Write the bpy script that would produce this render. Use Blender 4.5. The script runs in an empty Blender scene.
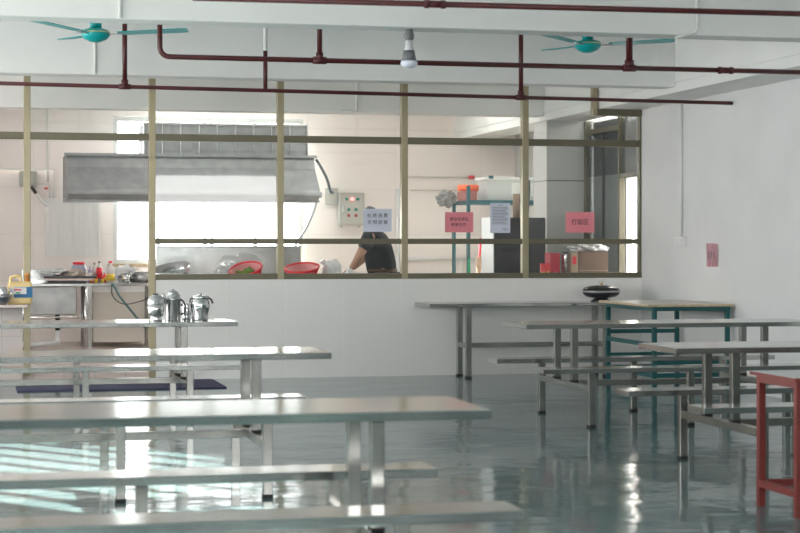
import bpy, bmesh, math, random
from mathutils import Vector, Matrix, noise
random.seed(7)
PI = math.pi
sc = bpy.context.scene
COL = sc.collection

# ------------------------------------------------------------------ camera
cam = bpy.data.objects.new('camera', bpy.data.cameras.new('camera'))
COL.objects.link(cam)
cam.location = (0, 0, 1.35)
cam.rotation_euler = (PI/2, 0, -math.atan(430/1820))
cam.data.sensor_width = 36
cam.data.lens = 36*1820/800
cam.data.shift_y = -22.5/800
cam.data.clip_end = 200
cam.data.dof.use_dof = True
cam.data.dof.focus_distance = 17.5
cam.data.dof.aperture_fstop = 4.5
sc.camera = cam

# ------------------------------------------------------------------ light
wd = bpy.data.worlds.new('daylight'); sc.world = wd; wd.use_nodes = True
bg = wd.node_tree.nodes['Background']
bg.inputs[0].default_value = (1.0, 0.985, 0.975, 1); bg.inputs[1].default_value = 6.5
sun = bpy.data.objects.new('sun', bpy.data.lights.new('sun', 'SUN')); COL.objects.link(sun)
sun.data.energy = 40.0; sun.data.angle = math.radians(0.6); sun.data.color = (1, 0.95, 0.86)
SD = Vector((0.64, -0.80, -0.285)).normalized()
sun.rotation_euler = (-SD).to_track_quat('Z', 'Y').to_euler()
sun.location = (-8, 24, 8)
def portal(loc, rot, sx, sy):
    l = bpy.data.lights.new('window_portal', 'AREA'); l.shape = 'RECTANGLE'; l.size = sx; l.size_y = sy
    l.cycles.is_portal = True
    o = bpy.data.objects.new('window_portal', l); COL.objects.link(o); o.location = loc; o.rotation_euler = rot
sc.view_settings.view_transform = 'Standard'
sc.view_settings.look = 'None'
sc.view_settings.exposure = 0.64
sc.view_settings.gamma = 1.0
sc.view_settings.use_curve_mapping = False

# ------------------------------------------------------------------ materials
MATS = {}
def mat(name, col, rough=0.5, metal=0.0, var=0.0, vscale=6.0, bump=0.0, bscale=30.0, spec=0.5, emit=None, trans=0, stretch=(1,1,1), rvar=0.0):
    if name in MATS: return MATS[name]
    m = bpy.data.materials.new(name); m.use_nodes = True
    nt = m.node_tree; b = nt.nodes['Principled BSDF']
    c = (*col, 1)
    b.inputs['Base Color'].default_value = c; b.inputs['Roughness'].default_value = rough
    b.inputs['Metallic'].default_value = metal; b.inputs['Specular IOR Level'].default_value = spec
    tc = nt.nodes.new('ShaderNodeTexCoord'); mp = nt.nodes.new('ShaderNodeMapping')
    mp.inputs['Scale'].default_value = stretch
    nt.links.new(tc.outputs['Object'], mp.inputs['Vector'])
    n = nt.nodes.new('ShaderNodeTexNoise'); n.inputs['Scale'].default_value = vscale; n.inputs['Detail'].default_value = 5
    nt.links.new(mp.outputs[0], n.inputs['Vector'])
    if var > 0:
        r = nt.nodes.new('ShaderNodeValToRGB')
        r.color_ramp.elements[0].position = 0.3; r.color_ramp.elements[1].position = 0.7
        r.color_ramp.elements[0].color = (*[max(0, x*(1-var)) for x in col], 1)
        r.color_ramp.elements[1].color = (*[min(1, x*(1+var)) for x in col], 1)
        nt.links.new(n.outputs['Fac'], r.inputs[0]); nt.links.new(r.outputs[0], b.inputs['Base Color'])
    if rvar > 0:
        mr = nt.nodes.new('ShaderNodeMapRange')
        mr.inputs['To Min'].default_value = max(0.02, rough-rvar); mr.inputs['To Max'].default_value = rough+rvar
        nt.links.new(n.outputs['Fac'], mr.inputs[0]); nt.links.new(mr.outputs[0], b.inputs['Roughness'])
    if bump > 0:
        n2 = nt.nodes.new('ShaderNodeTexNoise'); n2.inputs['Scale'].default_value = bscale; n2.inputs['Detail'].default_value = 4
        nt.links.new(mp.outputs[0], n2.inputs['Vector'])
        bp = nt.nodes.new('ShaderNodeBump'); bp.inputs['Strength'].default_value = bump; bp.inputs['Distance'].default_value = 0.01
        nt.links.new(n2.outputs['Fac'], bp.inputs['Height']); nt.links.new(bp.outputs[0], b.inputs['Normal'])
    if emit:
        b.inputs['Emission Color'].default_value = (*emit[0], 1); b.inputs['Emission Strength'].default_value = emit[1]
    if trans: b.inputs['Transmission Weight'].default_value = trans
    MATS[name] = m
    return m

def tilemat(name, col, grout, axes, tw, th, rough=0.25, off=0.0, mortar=0.006, z0=0.0, x0=0.0, var=0.03):
    m = bpy.data.materials.new(name); m.use_nodes = True
    nt = m.node_tree; b = nt.nodes['Principled BSDF']; b.inputs['Roughness'].default_value = rough
    tc = nt.nodes.new('ShaderNodeTexCoord'); s = nt.nodes.new('ShaderNodeSeparateXYZ'); c = nt.nodes.new('ShaderNodeCombineXYZ')
    nt.links.new(tc.outputs['Object'], s.inputs[0])
    def shift(o, v):
        a = nt.nodes.new('ShaderNodeMath'); a.operation = 'SUBTRACT'; a.inputs[1].default_value = v
        nt.links.new(s.outputs[o], a.inputs[0]); return a
    nt.links.new(shift(axes[0], x0).outputs[0], c.inputs[0]); nt.links.new(shift(axes[1], z0).outputs[0], c.inputs[1])
    br = nt.nodes.new('ShaderNodeTexBrick'); br.offset = off; br.squash = 1
    br.inputs['Color1'].default_value = (*col, 1)
    br.inputs['Color2'].default_value = (*[x*(1-var) for x in col], 1)
    br.inputs['Mortar'].default_value = (*grout, 1)
    br.inputs['Scale'].default_value = 1; br.inputs['Mortar Size'].default_value = mortar
    br.inputs['Brick Width'].default_value = tw; br.inputs['Row Height'].default_value = th
    br.inputs['Mortar Smooth'].default_value = 0.3
    nt.links.new(c.outputs[0], br.inputs['Vector']); nt.links.new(br.outputs['Color'], b.inputs['Base Color'])
    return m

def glassmat(name, tint=(1,1,1), gloss=0.06, milky=0.0):
    m = bpy.data.materials.new(name); m.use_nodes = True; nt = m.node_tree
    for x in list(nt.nodes): nt.nodes.remove(x)
    out = nt.nodes.new('ShaderNodeOutputMaterial'); t = nt.nodes.new('ShaderNodeBsdfTransparent'); t.inputs[0].default_value = (*tint, 1)
    g = nt.nodes.new('ShaderNodeBsdfGlossy'); g.inputs['Roughness'].default_value = 0.02
    mx = nt.nodes.new('ShaderNodeMixShader'); mx.inputs[0].default_value = gloss
    nt.links.new(t.outputs[0], mx.inputs[1]); nt.links.new(g.outputs[0], mx.inputs[2])
    last = mx
    if milky > 0:
        d = nt.nodes.new('ShaderNodeBsdfDiffuse'); d.inputs[0].default_value = (0.85, 0.87, 0.88, 1)
        m2 = nt.nodes.new('ShaderNodeMixShader'); m2.inputs[0].default_value = milky
        nt.links.new(mx.outputs[0], m2.inputs[1]); nt.links.new(d.outputs[0], m2.inputs[2]); last = m2
    nt.links.new(last.outputs[0], out.inputs[0])
    return m

M_wall = mat('white_plaster', (0.74, 0.75, 0.75), 0.6, var=0.035, vscale=1.6, bump=0.05, bscale=25)
M_beam = mat('beam_paint', (0.82, 0.83, 0.81), 0.6, var=0.04, vscale=1.3, bump=0.06, bscale=20)
M_ceil = mat('ceiling_paint', (0.82, 0.83, 0.83), 0.7)
M_steel = mat('stainless_steel', (0.47, 0.48, 0.465), 0.15, 1.0, var=0.05, vscale=2, rvar=0.05)
M_steelL = mat('stainless_leg', (0.33, 0.33, 0.31), 0.2, 1.0, var=0.06, vscale=5, rvar=0.04)
M_polish = mat('polished_steel', (0.68, 0.69, 0.70), 0.14, 1.0, var=0.05)
M_dullsteel = mat('dull_steel', (0.42, 0.43, 0.44), 0.3, 1.0, var=0.1)
M_galv = mat('galvanised_sheet', (0.34, 0.36, 0.365), 0.55, 0.3, var=0.14, vscale=7, bump=0.25, bscale=5, rvar=0.1)
M_rubber = mat('black_rubber', (0.02, 0.02, 0.02), 0.6)
M_olive = mat('olive_aluminium', (0.36, 0.32, 0.21), 0.38, 0.55, var=0.05, vscale=4)
M_olived = mat('dark_olive_aluminium', (0.15, 0.14, 0.095), 0.4, 0.5, var=0.05, vscale=4)
M_pipe = mat('maroon_pipe_paint', (0.075, 0.011, 0.012), 0.35, var=0.25, vscale=8, bump=0.1, bscale=60)
M_teal = mat('teal_enamel', (0.0, 0.36, 0.36), 0.35, var=0.05)
M_tealframe = mat('teal_frame_paint', (0.0, 0.085, 0.09), 0.35, var=0.1)
M_red = mat('red_frame_paint', (0.17, 0.017, 0.013), 0.55, var=0.15, vscale=14)
M_cream = mat('cream_board', (0.66, 0.62, 0.55), 0.35, var=0.05)
M_boardedge = mat('board_edge', (0.52, 0.40, 0.26), 0.6, var=0.2, vscale=15)
M_white = mat('white_plastic', (0.80, 0.81, 0.81), 0.35)
M_conduit = mat('white_conduit', (0.78, 0.79, 0.76), 0.4)
M_paper = mat('white_paper', (0.70, 0.74, 0.86), 0.7)
M_pink = mat('pink_paper', (0.84, 0.28, 0.33), 0.7)
M_ink = mat('black_ink', (0.012, 0.008, 0.01), 0.7)
M_greyink = mat('grey_ink', (0.25, 0.26, 0.30), 0.7)
M_glass = glassmat('clear_glass', (0.97, 0.985, 0.98), 0.035)
M_greyglass = glassmat('smoky_glass', (0.66, 0.69, 0.69), 0.10, 0.10)
M_redpl = mat('red_plastic', (0.85, 0.04, 0.06), 0.3)
M_black = mat('black_cloth', (0.012, 0.014, 0.018), 0.85, bump=0.3, bscale=14)
M_skin = mat('skin', (0.50, 0.28, 0.19), 0.5)
M_hair = mat('black_hair', (0.01, 0.01, 0.012), 0.5)
M_dark = mat('dark_metal', (0.03, 0.03, 0.035), 0.35)
M_card = mat('cardboard', (0.20, 0.135, 0.095), 0.75, var=0.08)
M_cardl = mat('light_cardboard', (0.45, 0.34, 0.25), 0.75, var=0.08)
M_bag = mat('white_plastic_bag', (0.85, 0.86, 0.87), 0.3, bump=0.5, bscale=25)

# floor: glossy painted epoxy with gentle unevenness
M_floor = bpy.data.materials.new('epoxy_floor'); M_floor.use_nodes = True
nt = M_floor.node_tree; b = nt.nodes['Principled BSDF']
tc = nt.nodes.new('ShaderNodeTexCoord')
n1 = nt.nodes.new('ShaderNodeTexNoise'); n1.inputs['Scale'].default_value = 0.9; n1.inputs['Detail'].default_value = 6
rp = nt.nodes.new('ShaderNodeValToRGB'); rp.color_ramp.elements[0].position = 0.35; rp.color_ramp.elements[1].position = 0.7
rp.color_ramp.elements[0].color = (0.10, 0.168, 0.175, 1); rp.color_ramp.elements[1].color = (0.135, 0.215, 0.222, 1)
nt.links.new(tc.outputs['Object'], n1.inputs['Vector']); nt.links.new(n1.outputs['Fac'], rp.inputs[0]); nt.links.new(rp.outputs[0], b.inputs['Base Color'])
b.inputs['Roughness'].default_value = 0.09; b.inputs['Specular IOR Level'].default_value = 0.2
b.inputs['Coat Weight'].default_value = 0.0; b.inputs['Coat Roughness'].default_value = 0.05
n2 = nt.nodes.new('ShaderNodeTexNoise'); n2.inputs['Scale'].default_value = 2.6; n2.inputs['Detail'].default_value = 3; n2.inputs['Roughness'].default_value = 0.45
bp = nt.nodes.new('ShaderNodeBump'); bp.inputs['Strength'].default_value = 0.55; bp.inputs['Distance'].default_value = 0.012
nt.links.new(tc.outputs['Object'], n2.inputs['Vector']); nt.links.new(n2.outputs['Fac'], bp.inputs['Height'])
nt.links.new(bp.outputs[0], b.inputs['Normal']); nt.links.new(bp.outputs[0], b.inputs['Coat Normal'])

M_ktile = tilemat('kitchen_wall_tile', (0.87, 0.80, 0.76), (0.70, 0.66, 0.62), (0, 2), 1.2, 0.6, 0.3, z0=0.28, x0=0.8, mortar=0.003)
M_lowtile = tilemat('low_wall_tile', (0.84, 0.84, 0.82), (0.90, 0.90, 0.89), (0, 2), 0.6, 1.2, 0.22, x0=0.1, mortar=0.003, var=0.015)
M_kside = tilemat('kitchen_side_tile', (0.62, 0.62, 0.60), (0.3, 0.3, 0.29), (1, 2), 3.0, 2.08, 0.3, z0=0, mortar=0.006)
M_coltile = tilemat('column_tile', (0.58, 0.59, 0.57), (0.2, 0.2, 0.19), (0, 2), 3.0, 2.08, 0.3, z0=0, x0=-1, mortar=0.008)
M_pinktile = tilemat('kitchen_floor_tile', (0.66, 0.55, 0.51), (0.45, 0.38, 0.35), (0, 1), 0.3, 0.3, 0.22, mortar=0.004)
M_pinkwall = tilemat('pink_low_tile', (0.70, 0.62, 0.60), (0.55, 0.5, 0.49), (0, 2), 0.3, 0.45, 0.25, mortar=0.004)

# ------------------------------------------------------------------ mesh helpers
def box(bm, x0, x1, y0, y1, z0, z1, bev=0.0, M=None):
    vs = [bm.verts.new((x, y, z)) for x in (x0, x1) for y in (y0, y1) for z in (z0, z1)]
    F = [(0,1,3,2),(4,6,7,5),(0,4,5,1),(2,3,7,6),(0,2,6,4),(1,5,7,3)]
    fs = [bm.faces.new([vs[i] for i in f]) for f in F]
    if M is not None:
        for v in vs: v.co = M @ v.co
    if bev > 0:
        es = list({e for f in fs for e in f.edges})
        bmesh.ops.bevel(bm, geom=es, offset=bev, segments=2, profile=0.5, affect='EDGES')
def lathe(bm, prof, seg=24, c=(0,0,0), M=None):
    rings = []
    for r, z in prof:
        if r < 1e-5:
            rings.append([bm.verts.new((c[0], c[1], c[2]+z))])
        else:
            rings.append([bm.verts.new((c[0]+r*math.cos(2*PI*i/seg), c[1]+r*math.sin(2*PI*i/seg), c[2]+z)) for i in range(seg)])
    fs = []
    for a, b_ in zip(rings, rings[1:]):
        for i in range(seg):
            j = (i+1) % seg
            if len(a) == 1 and len(b_) == 1: continue
            if len(a) == 1: fs.append(bm.faces.new((a[0], b_[j], b_[i])))
            elif len(b_) == 1: fs.append(bm.faces.new((a[i], a[j], b_[0])))
            else: fs.append(bm.faces.new((a[i], a[j], b_[j], b_[i])))
    for f in fs: f.smooth = True
    if M is not None:
        for v in {v for r in rings for v in r}: v.co = M @ v.co
def tube(bm, pts, r, seg=12, caps=True, smooth=True):
    pts = [Vector(p) for p in pts]; rings = []
    up = None
    for i, p in enumerate(pts):
        if i == 0: d = pts[1]-p
        elif i == len(pts)-1: d = p-pts[i-1]
        else: d = (pts[i+1]-p).normalized() + (p-pts[i-1]).normalized()
        d.normalize()
        if up is None:
            up = d.orthogonal().normalized()
        else:
            up = (up - d*up.dot(d)).normalized()
        s = d.cross(up)
        rr = r[i] if isinstance(r, (list, tuple)) else r
        rings.append([bm.verts.new(p + rr*(math.cos(2*PI*k/seg)*up + math.sin(2*PI*k/seg)*s)) for k in range(seg)])
    for a, b_ in zip(rings, rings[1:]):
        for k in range(seg):
            f = bm.faces.new((a[k], a[(k+1)%seg], b_[(k+1)%seg], b_[k])); f.smooth = smooth
    if caps:
        bm.faces.new(list(reversed(rings[0]))); bm.faces.new(rings[-1])
def smooth_path(pts, n=8):
    pts = [Vector(p) for p in pts]; out = []
    P = [2*pts[0]-pts[1]] + pts + [2*pts[-1]-pts[-2]]
    for i in range(1, len(P)-2):
        for k in range(n):
            t = k/n; a, b_, c, d = P[i-1], P[i], P[i+1], P[i+2]
            out.append(0.5*((2*b_)+(-a+c)*t+(2*a-5*b_+4*c-d)*t*t+(-a+3*b_-3*c+d)*t**3))
    out.append(pts[-1]); return out
def prism(bm, poly, axis, a, b_):
    """poly of 2D points; axis 'x': (y,z), 'y': (x,z), 'z': (x,y)"""
    def P(u, v, w):
        return {'x': (w, u, v), 'y': (u, w, v), 'z': (u, v, w)}[axis]
    A = [bm.verts.new(P(u, v, a)) for u, v in poly]; B = [bm.verts.new(P(u, v, b_)) for u, v in poly]
    n = len(poly)
    for i in range(n): bm.faces.new((A[i], A[(i+1)%n], B[(i+1)%n], B[i]))
    bm.faces.new(list(reversed(A))); bm.faces.new(B)
def blob(bm, c, s, seed=0, amp=0.3, freq=2.0, sub=4, flat=None):
    r = bmesh.ops.create_icosphere(bm, subdivisions=sub, radius=1)
    for v in r['verts']:
        d = v.co.copy()
        k = 1 + amp*noise.noise(d*freq + Vector((seed, seed*1.7, 0))) + amp*0.5*noise.noise(d*freq*2.7 + Vector((seed, 3, 9)))
        v.co = Vector((c[0]+d.x*k*s[0], c[1]+d.y*k*s[1], c[2]+d.z*k*s[2]))
        if flat is not None and v.co.z < flat: v.co.z = flat
    for f in bm.faces: f.smooth = True
def obj(name, bm, m, parent=None, fix=True):
    if fix: bmesh.ops.recalc_face_normals(bm, faces=bm.faces[:])
    me = bpy.data.meshes.new(name); bm.to_mesh(me); bm.free()
    me.materials.append(m)
    o = bpy.data.objects.new(name, me); COL.objects.link(o)
    if parent is not None: o.parent = parent
    return o
def N(): return bmesh.new()
def px(p, y): # x on plane y at picture column p
    s = (p-400)/1820; a = math.atan(430/1820)
    return y*(math.sin(a)+s*math.cos(a))/(math.cos(a)-s*math.sin(a))
def B(name, m, parent, *boxes, bev=0.0):
    bm = N()
    for b_ in boxes: box(bm, *b_, bev=bev)
    return obj(name, bm, m, parent)
def L(name, m, parent, prof, seg=24, c=(0,0,0), M=None):
    bm = N(); lathe(bm, prof, seg, c, M); return obj(name, bm, m, parent)
def T(name, m, parent, pts, r, seg=12):
    bm = N(); tube(bm, pts, r, seg); return obj(name, bm, m, parent)
def tag(o, label, cat, group=None, kind=None):
    if label: o['label'] = label
    if cat: o['category'] = cat
    if group: o['group'] = group
    if kind: o['kind'] = kind
    return o
def thing(name, label, cat, loc=(0,0,0), rz=0, group=None):
    o = bpy.data.objects.new(name, None); COL.objects.link(o); o.empty_display_size = 0.1
    o.location = loc; o.rotation_euler = (0, 0, rz)
    return tag(o, label, cat, group)
def struct(name, m, *boxes, label=None, cat=None, bev=0.0, parent=None):
    o = B(name, m, parent, *boxes, bev=bev)
    if parent is None:
        o['kind'] = 'structure'; tag(o, label, cat)
    return o
def copy_tree(o, parent=None):
    c = o.copy(); COL.objects.link(c); c.parent = parent
    for ch in [x for x in bpy.data.objects if x.parent == o]:
        copy_tree(ch, c)
    return c
def textobj(name, s, size, m, parent, loc, spacing=1.0, rot=(PI/2, 0, 0), ext=0.0004, boldness=0.0):
    cu = bpy.data.curves.new(name, 'FONT'); cu.body = s; cu.size = size; cu.align_x = 'CENTER'; cu.align_y = 'CENTER'
    cu.extrude = ext; cu.space_character = spacing; cu.offset = boldness
    t = bpy.data.objects.new(name, cu); COL.objects.link(t)
    bpy.context.view_layer.update()
    me = bpy.data.meshes.new_from_object(t.evaluated_get(bpy.context.evaluated_depsgraph_get()))
    bpy.data.objects.remove(t); me.materials.clear(); me.materials.append(m)
    o = bpy.data.objects.new(name, me); COL.objects.link(o); o.parent = parent; o.location = loc; o.rotation_euler = rot
    return o

# ------------------------------------------------------------------ the setting
XW = 6.91; YP = 18.18; ZS = 3.42; XL = -3.0; YK = 24.0; ZK = 0.08
struct('floor', M_floor, (XL-0.2, XW+0.2, -2.2, YP+0.1, -0.2, 0.0), label='glossy grey green painted floor of the dining hall', cat='floor')
struct('floor_kitchen', M_pinktile, (XL-0.2, 7.5, YP, YK+0.2, -0.2, ZK), label='pinkish tiled kitchen floor raised one low step', cat='floor')
struct('ceiling', M_ceil, (XL-0.2, 7.5, -2.2, YK+0.2, ZS, ZS+0.2), label='white concrete ceiling slab between the beams', cat='ceiling')
struct('wall_right', M_wall, (XW, XW+0.2, -2.2, YP+0.1, 0, ZS), label='plain white plaster wall on the right', cat='wall')
# rear wall behind the camera, window band added for frontal light
struct('wall_rear', M_wall, (XL-0.2, XW+0.2, -2.2, -2.0, 0, 1.4), (XL-0.2, XW+0.2, -2.2, -2.0, 2.8, ZS), (XL-0.2, XL+0.5, -2.2, -2.0, 1.4, 2.8), (XW-0.5, XW+0.2, -2.2, -2.0, 1.4, 2.8), label='white wall behind the viewer with a wide window band added for light', cat='wall')
portal(((XL+XW)/2, -2.3, 2.1), (PI/2, 0, 0), XW-XL-1.0, 1.4)
# left wall: unseen windows, one read off the sun stripes, others added for daylight
LW = [(5.0, 8.0), (9.0, 13.0), (13.7, 17.4), (18.5, 20.9)]
bx = [(XL-0.2, XL, -2.2, YK+0.2, 0, 0.85), (XL-0.2, XL, -2.2, 18.5, 2.75, ZS), (XL-0.2, XL, 18.5, YK+0.2, 3.25, ZS)]
prev = -2.2
for a, c in LW + [(YK+0.2, None)]:
    bx.append((XL-0.2, XL, prev, a, 0.85, 2.75 if a < 20 else 3.25)); prev = c
struct('wall_left', M_wall, *bx, label='white wall with the row of unseen windows on the left', cat='wall')
for i, (a, c) in enumerate(LW):
    n = 8; fr = [(XL-0.12, XL-0.06, a, c, 0.85, 0.90), (XL-0.12, XL-0.06, a, c, 2.70, 2.75)]
    for k in range(n+1):
        y = a + (c-a)*k/n
        w = 0.05 if k not in (0, n) else 0.03
        fr.append((XL-0.12, XL-0.06, max(a, y-w), min(c, y+w), 0.90, 2.70))
    w = struct('window_%d' % (i+4), M_olived, *fr, label='unseen aluminium side window in the left wall', cat='window')
    portal((XL-0.3, (a+c)/2, 1.8 if a < 18 else 2.05), (0, -PI/2, 0), 1.9 if a < 18 else 2.4, c-a)
struct('wall_sun_blocker', mat('outside_pale', (0.72, 0.70, 0.66), 0.8), (-6.6, -6.3, 21.9, 30.0, -1, 5.2), label='unseen pale wall added outside the left windows to block sun', cat='wall')  # added wall, keeps direct sun out of the kitchen side windows
struct('trim_11', M_beam, (XL-2.0, XL-0.2, 9.0, 20.5, 2.9, 3.1), label='unseen concrete sunshade added outside the left windows to cut sun', cat='sunshade')  # added slab, limits how far the sun stripes reach indoors
struct('trim_12', mat('added_dado', (0.05, 0.09, 0.08), 0.5), (XL, XW, -2.0, -1.97, 0, 1.3), label='added dark green dado behind the viewer, darkens steel reflections', cat='dado')  # added out of view so steel front edges reflect something dark
struct('trim_13', mat('added_dado', (0, 0, 0)), (XW-0.03, XW, -1.97, 11.4, 0, 1.3), label='added dark green dado on the unseen near part of the right wall', cat='dado')  # added beside the frame to darken reflections in the right tables
# beams
struct('trim_1', M_beam, (XL, 6.43, 12.0, 12.25, 2.82, ZS), bev=0.008, label='nearest painted concrete ceiling beam, top of picture', cat='beam')
struct('trim_2', M_beam, (XL, 6.43, 16.0, 16.25, 2.82, ZS), bev=0.008, label='painted concrete ceiling beam just above the partition', cat='beam')
struct('trim_3', M_beam, (XL, 6.43, 20.0, 20.25, 2.82, ZS), bev=0.008, label='painted concrete beam inside the kitchen behind the partition posts', cat='beam')
for i, y in enumerate((8.0, 4.0, 0.0)):
    struct('trim_%d' % (5+i), M_beam, (XL, 6.43, y, y+0.25, 2.82, ZS), label='concrete ceiling beam further back in the hall', cat='beam')
struct('trim_4', M_beam, (6.43, XW, -2.0, YK, 2.77, ZS), (6.415, 6.43, -2.0, YK, 2.862, 2.878), label='long ceiling beam running along the right wall', cat='beam')
# low divider wall and kitchen shell
struct('wall_divider', M_lowtile, (1.795, XW, YP-0.04, YP+0.12, 0, 0.995), label='low pale tiled wall under the kitchen glazing', cat='wall')
struct('wall_divider_left', M_pinkwall, (XL, 0.50, YP-0.04, YP+0.12, 0, 0.735), label='low pinkish tiled wall left of the kitchen doorway', cat='wall')
struct('trim_8', mat('ledge_tile', (0.72, 0.62, 0.58), 0.25), (XL, 0.54, YP-0.30, YP+0.28, 0.735, 0.765), bev=0.006, label='pale ledge board on the low wall left of the doorway', cat='ledge')
struct('trim_9', mat('drain_grate', (0.10, 0.10, 0.10), 0.5), *[(0.75+0.052*k, 0.782+0.052*k, 21.96, 22.08, ZK, ZK+0.006) for k in range(26)], label='row of drain slots across the kitchen floor', cat='drain')
struct('wall_kitchen_back', M_ktile, (XL-0.2, 1.82, YK, YK+0.2, 0, ZS), (4.35, 7.5, YK, YK+0.2, 0, ZS),
       (1.82, 4.35, YK, YK+0.2, 0, 1.095), (1.82, 4.35, YK, YK+0.2, 3.02, ZS), label='white tiled back wall of the kitchen', cat='wall')
struct('wall_kitchen_right', M_kside, (7.3, 7.5, 20.4, YK, 0, ZS), label='tiled side wall of the kitchen behind the column', cat='wall')
struct('wall_column', M_coltile, (6.46, 7.5, 20.0, 20.5, 0, ZS), label='square tiled column in the kitchen right corner', cat='column')
struct('wall_outside', mat('outside_plaster', (0.80, 0.74, 0.72), 0.8), (8.6, 8.8, 14.0, 22.9, -1, 4.2), (8.3, 8.6, 21.5, 21.6, 1.80, 1.83), label='pale neighbouring wall seen outside the side door', cat='wall')
# back window
wf = [(1.82, 1.88, YK+0.05, YK+0.12, 1.095, 3.02), (4.29, 4.35, YK+0.05, YK+0.12, 1.095, 3.02), (1.88, 4.29, YK+0.05, YK+0.12, 1.095, 1.15), (1.88, 4.29, YK+0.05, YK+0.12, 2.96, 3.02)]
for x in (2.41, 3.03, 3.12, 3.70): wf.append((x-0.025, x+0.025, YK+0.05, YK+0.12, 1.15, 2.96))
w = struct('window_2', mat('grey_window_frame', (0.55, 0.56, 0.55), 0.4, 0.3), *wf, label='wide bright kitchen window behind the cooker hood', cat='window')
struct('window_pane', M_glass, (1.86, 4.31, YK+0.08, YK+0.085, 1.13, 2.98), parent=w)
struct('window_sill', M_boardedge, (1.75, 4.42, YK-0.04, YK, 1.05, 1.095), parent=w)
portal((3.08, YK+0.3, 2.05), (-PI/2, 0, 0), 2.5, 1.9)

# glazed partition = window_1
PW = thing('window_1', 'olive aluminium glazed partition between dining hall and kitchen', 'window', (0, 0, 0)); PW['kind'] = 'structure'
PX = [0.543, 1.761, 3.05, 4.336, 5.63]
for i, x in enumerate(PX):
    z0 = (0.02 if i == 1 else ZK-0.02) if i < 2 else 0.995
    B('post', M_olive, PW, (x-0.033, x+0.033, YP-0.045, YP+0.04, z0, ZS), bev=0.004)
B('post', M_olive, PW, (6.362, 6.412, YP-0.06, YP+0.02, 2.70, ZS), bev=0.004)
PXX = PX + [XW]
B('transom', M_olived, PW, (XL, 0.51, YP-0.034, YP+0.034, 2.375, 2.445), bev=0.004)
for i in range(5):
    a, c = PXX[i]+0.033, PXX[i+1]-(0.033 if i < 4 else 0)
    B('transom', M_olived, PW, (a, c, YP-0.034, YP+0.034, 2.375, 2.445), bev=0.004)
    if i >= 1:
        B('transom', M_olived, PW, (a, c, YP-0.034, YP+0.034, 1.35, 1.405), bev=0.004)
        B('sill_rail', M_olived, PW, (a, c, YP-0.05, YP+0.05, 0.995, 1.05), bev=0.004)
        B('glass_pane', M_glass, PW, (a, c, YP-0.003, YP+0.003, 1.05, 1.35))
        B('glass_pane', M_glass, PW, (a, c, YP-0.003, YP+0.003, 1.405, 2.375))
    if i < 4: B('glass_pane', M_glass, PW, (a, c, YP-0.003, YP+0.003, 2.445, ZS))
B('transom', M_olived, PW, (6.412, XW, YP-0.06, YP+0.02, 2.70, 2.77), bev=0.004)
B('glass_pane', M_glass, PW, (5.663, 6.362, YP-0.003, YP+0.003, 2.445, ZS))
B('jamb', M_olived, PW, (XW-0.02, XW, YP-0.04, YP+0.04, 1.05, 2.70))

# side door / glazing on the kitchen right (x = XW, y 18.3 - 20)
DR = thing('door_1', 'dark olive framed side door with grey glass panels', 'door', (0, 0, 0)); DR['kind'] = 'structure'
B('door_frame', mat('dark_door_frame', (0.13, 0.12, 0.075), 0.5), DR, (XW, XW+0.07, 19.93, 20.0, ZK, 2.77), (XW, XW+0.07, 18.82, 18.87, ZK, 2.77), (XW, XW+0.07, 18.30, 18.80, 2.07, 2.12),
  (XW, XW+0.07, 18.87, 19.93, 2.60, 2.66), bev=0.004)
B('grey_glass_panel', M_greyglass, DR, (XW+0.03, XW+0.04, 18.87, 19.93, ZK, 2.60))
B('upper_glass_panel', M_greyglass, DR, (XW+0.03, XW+0.04, 18.30, 19.93, 2.12, 2.77))
B('mullion', M_dark, DR, (XW+0.02, XW+0.05, 19.40, 19.43, ZK, 2.60))
struct('trim_10', mat('dark_shutter', (0.62, 0.66, 0.66), 0.4), (XW+0.10, XW+0.13, 18.87, 19.95, 0, 2.75), (XW+0.10, XW+0.13, 18.3, 19.95, 2.07, 2.75), label='grey shutter panel outside the side door glass', cat='panel')
portal((XW+0.2, 18.55, 1.1), (0, PI/2, 0), 1.9, 0.5)

# ------------------------------------------------------------------ overhead pipes
def pipework(name, label, run, risers, r, couplings=(), white=None):
    t = thing(name, label, 'pipe')
    bm = N(); tube(bm, run, r, 14); obj('main_pipe', bm, M_pipe, t)
    P0, P1 = Vector(run[-2]), Vector(run[-1])
    for x, ztop, rr in risers:
        k = (x-P0.x)/(P1.x-P0.x); p = P0.lerp(P1, k)
        ri = T('riser', M_pipe, t, [p, (p.x, p.y, ztop-0.004)], rr, 12)
        bm = N(); tube(bm, [(p.x-0.05, p.y, p.z), (p.x+0.05, p.y, p.z)], r*1.45, 14); tube(bm, [(p.x, p.y, p.z), (p.x, p.y, p.z+0.06)], rr*1.4, 14)
        obj('tee_fitting', bm, M_pipe, t)
    for x in couplings:
        k = (x-P0.x)/(P1.x-P0.x); p = P0.lerp(P1, k)
        bm = N(); tube(bm, [(p.x-0.06, p.y, p.z), (p.x-0.035, p.y, p.z)], r*1.5, 8); tube(bm, [(p.x-0.04, p.y, p.z), (p.x+0.04, p.y, p.z)], r*1.25, 14); tube(bm, [(p.x+0.035, p.y, p.z), (p.x+0.06, p.y, p.z)], r*1.5, 8)
        obj('coupling', bm, M_pipe, t)
    return t
pipework('fire_pipe', 'maroon painted pipe crossing just in front of the partition posts', [(XL, 15.77, 2.735), (6.90, 15.77, 2.66)],
         [(1.295, ZS, 0.021), (4.85, ZS, 0.021)], 0.017)
wp = [o for o in bpy.data.objects if o.get('label', '').startswith('maroon painted pipe crossing just')][0]
T('riser', M_pipe, wp, [(2.515, 15.77, 2.69), (2.515, 15.77, 3.04)], 0.019)
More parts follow.
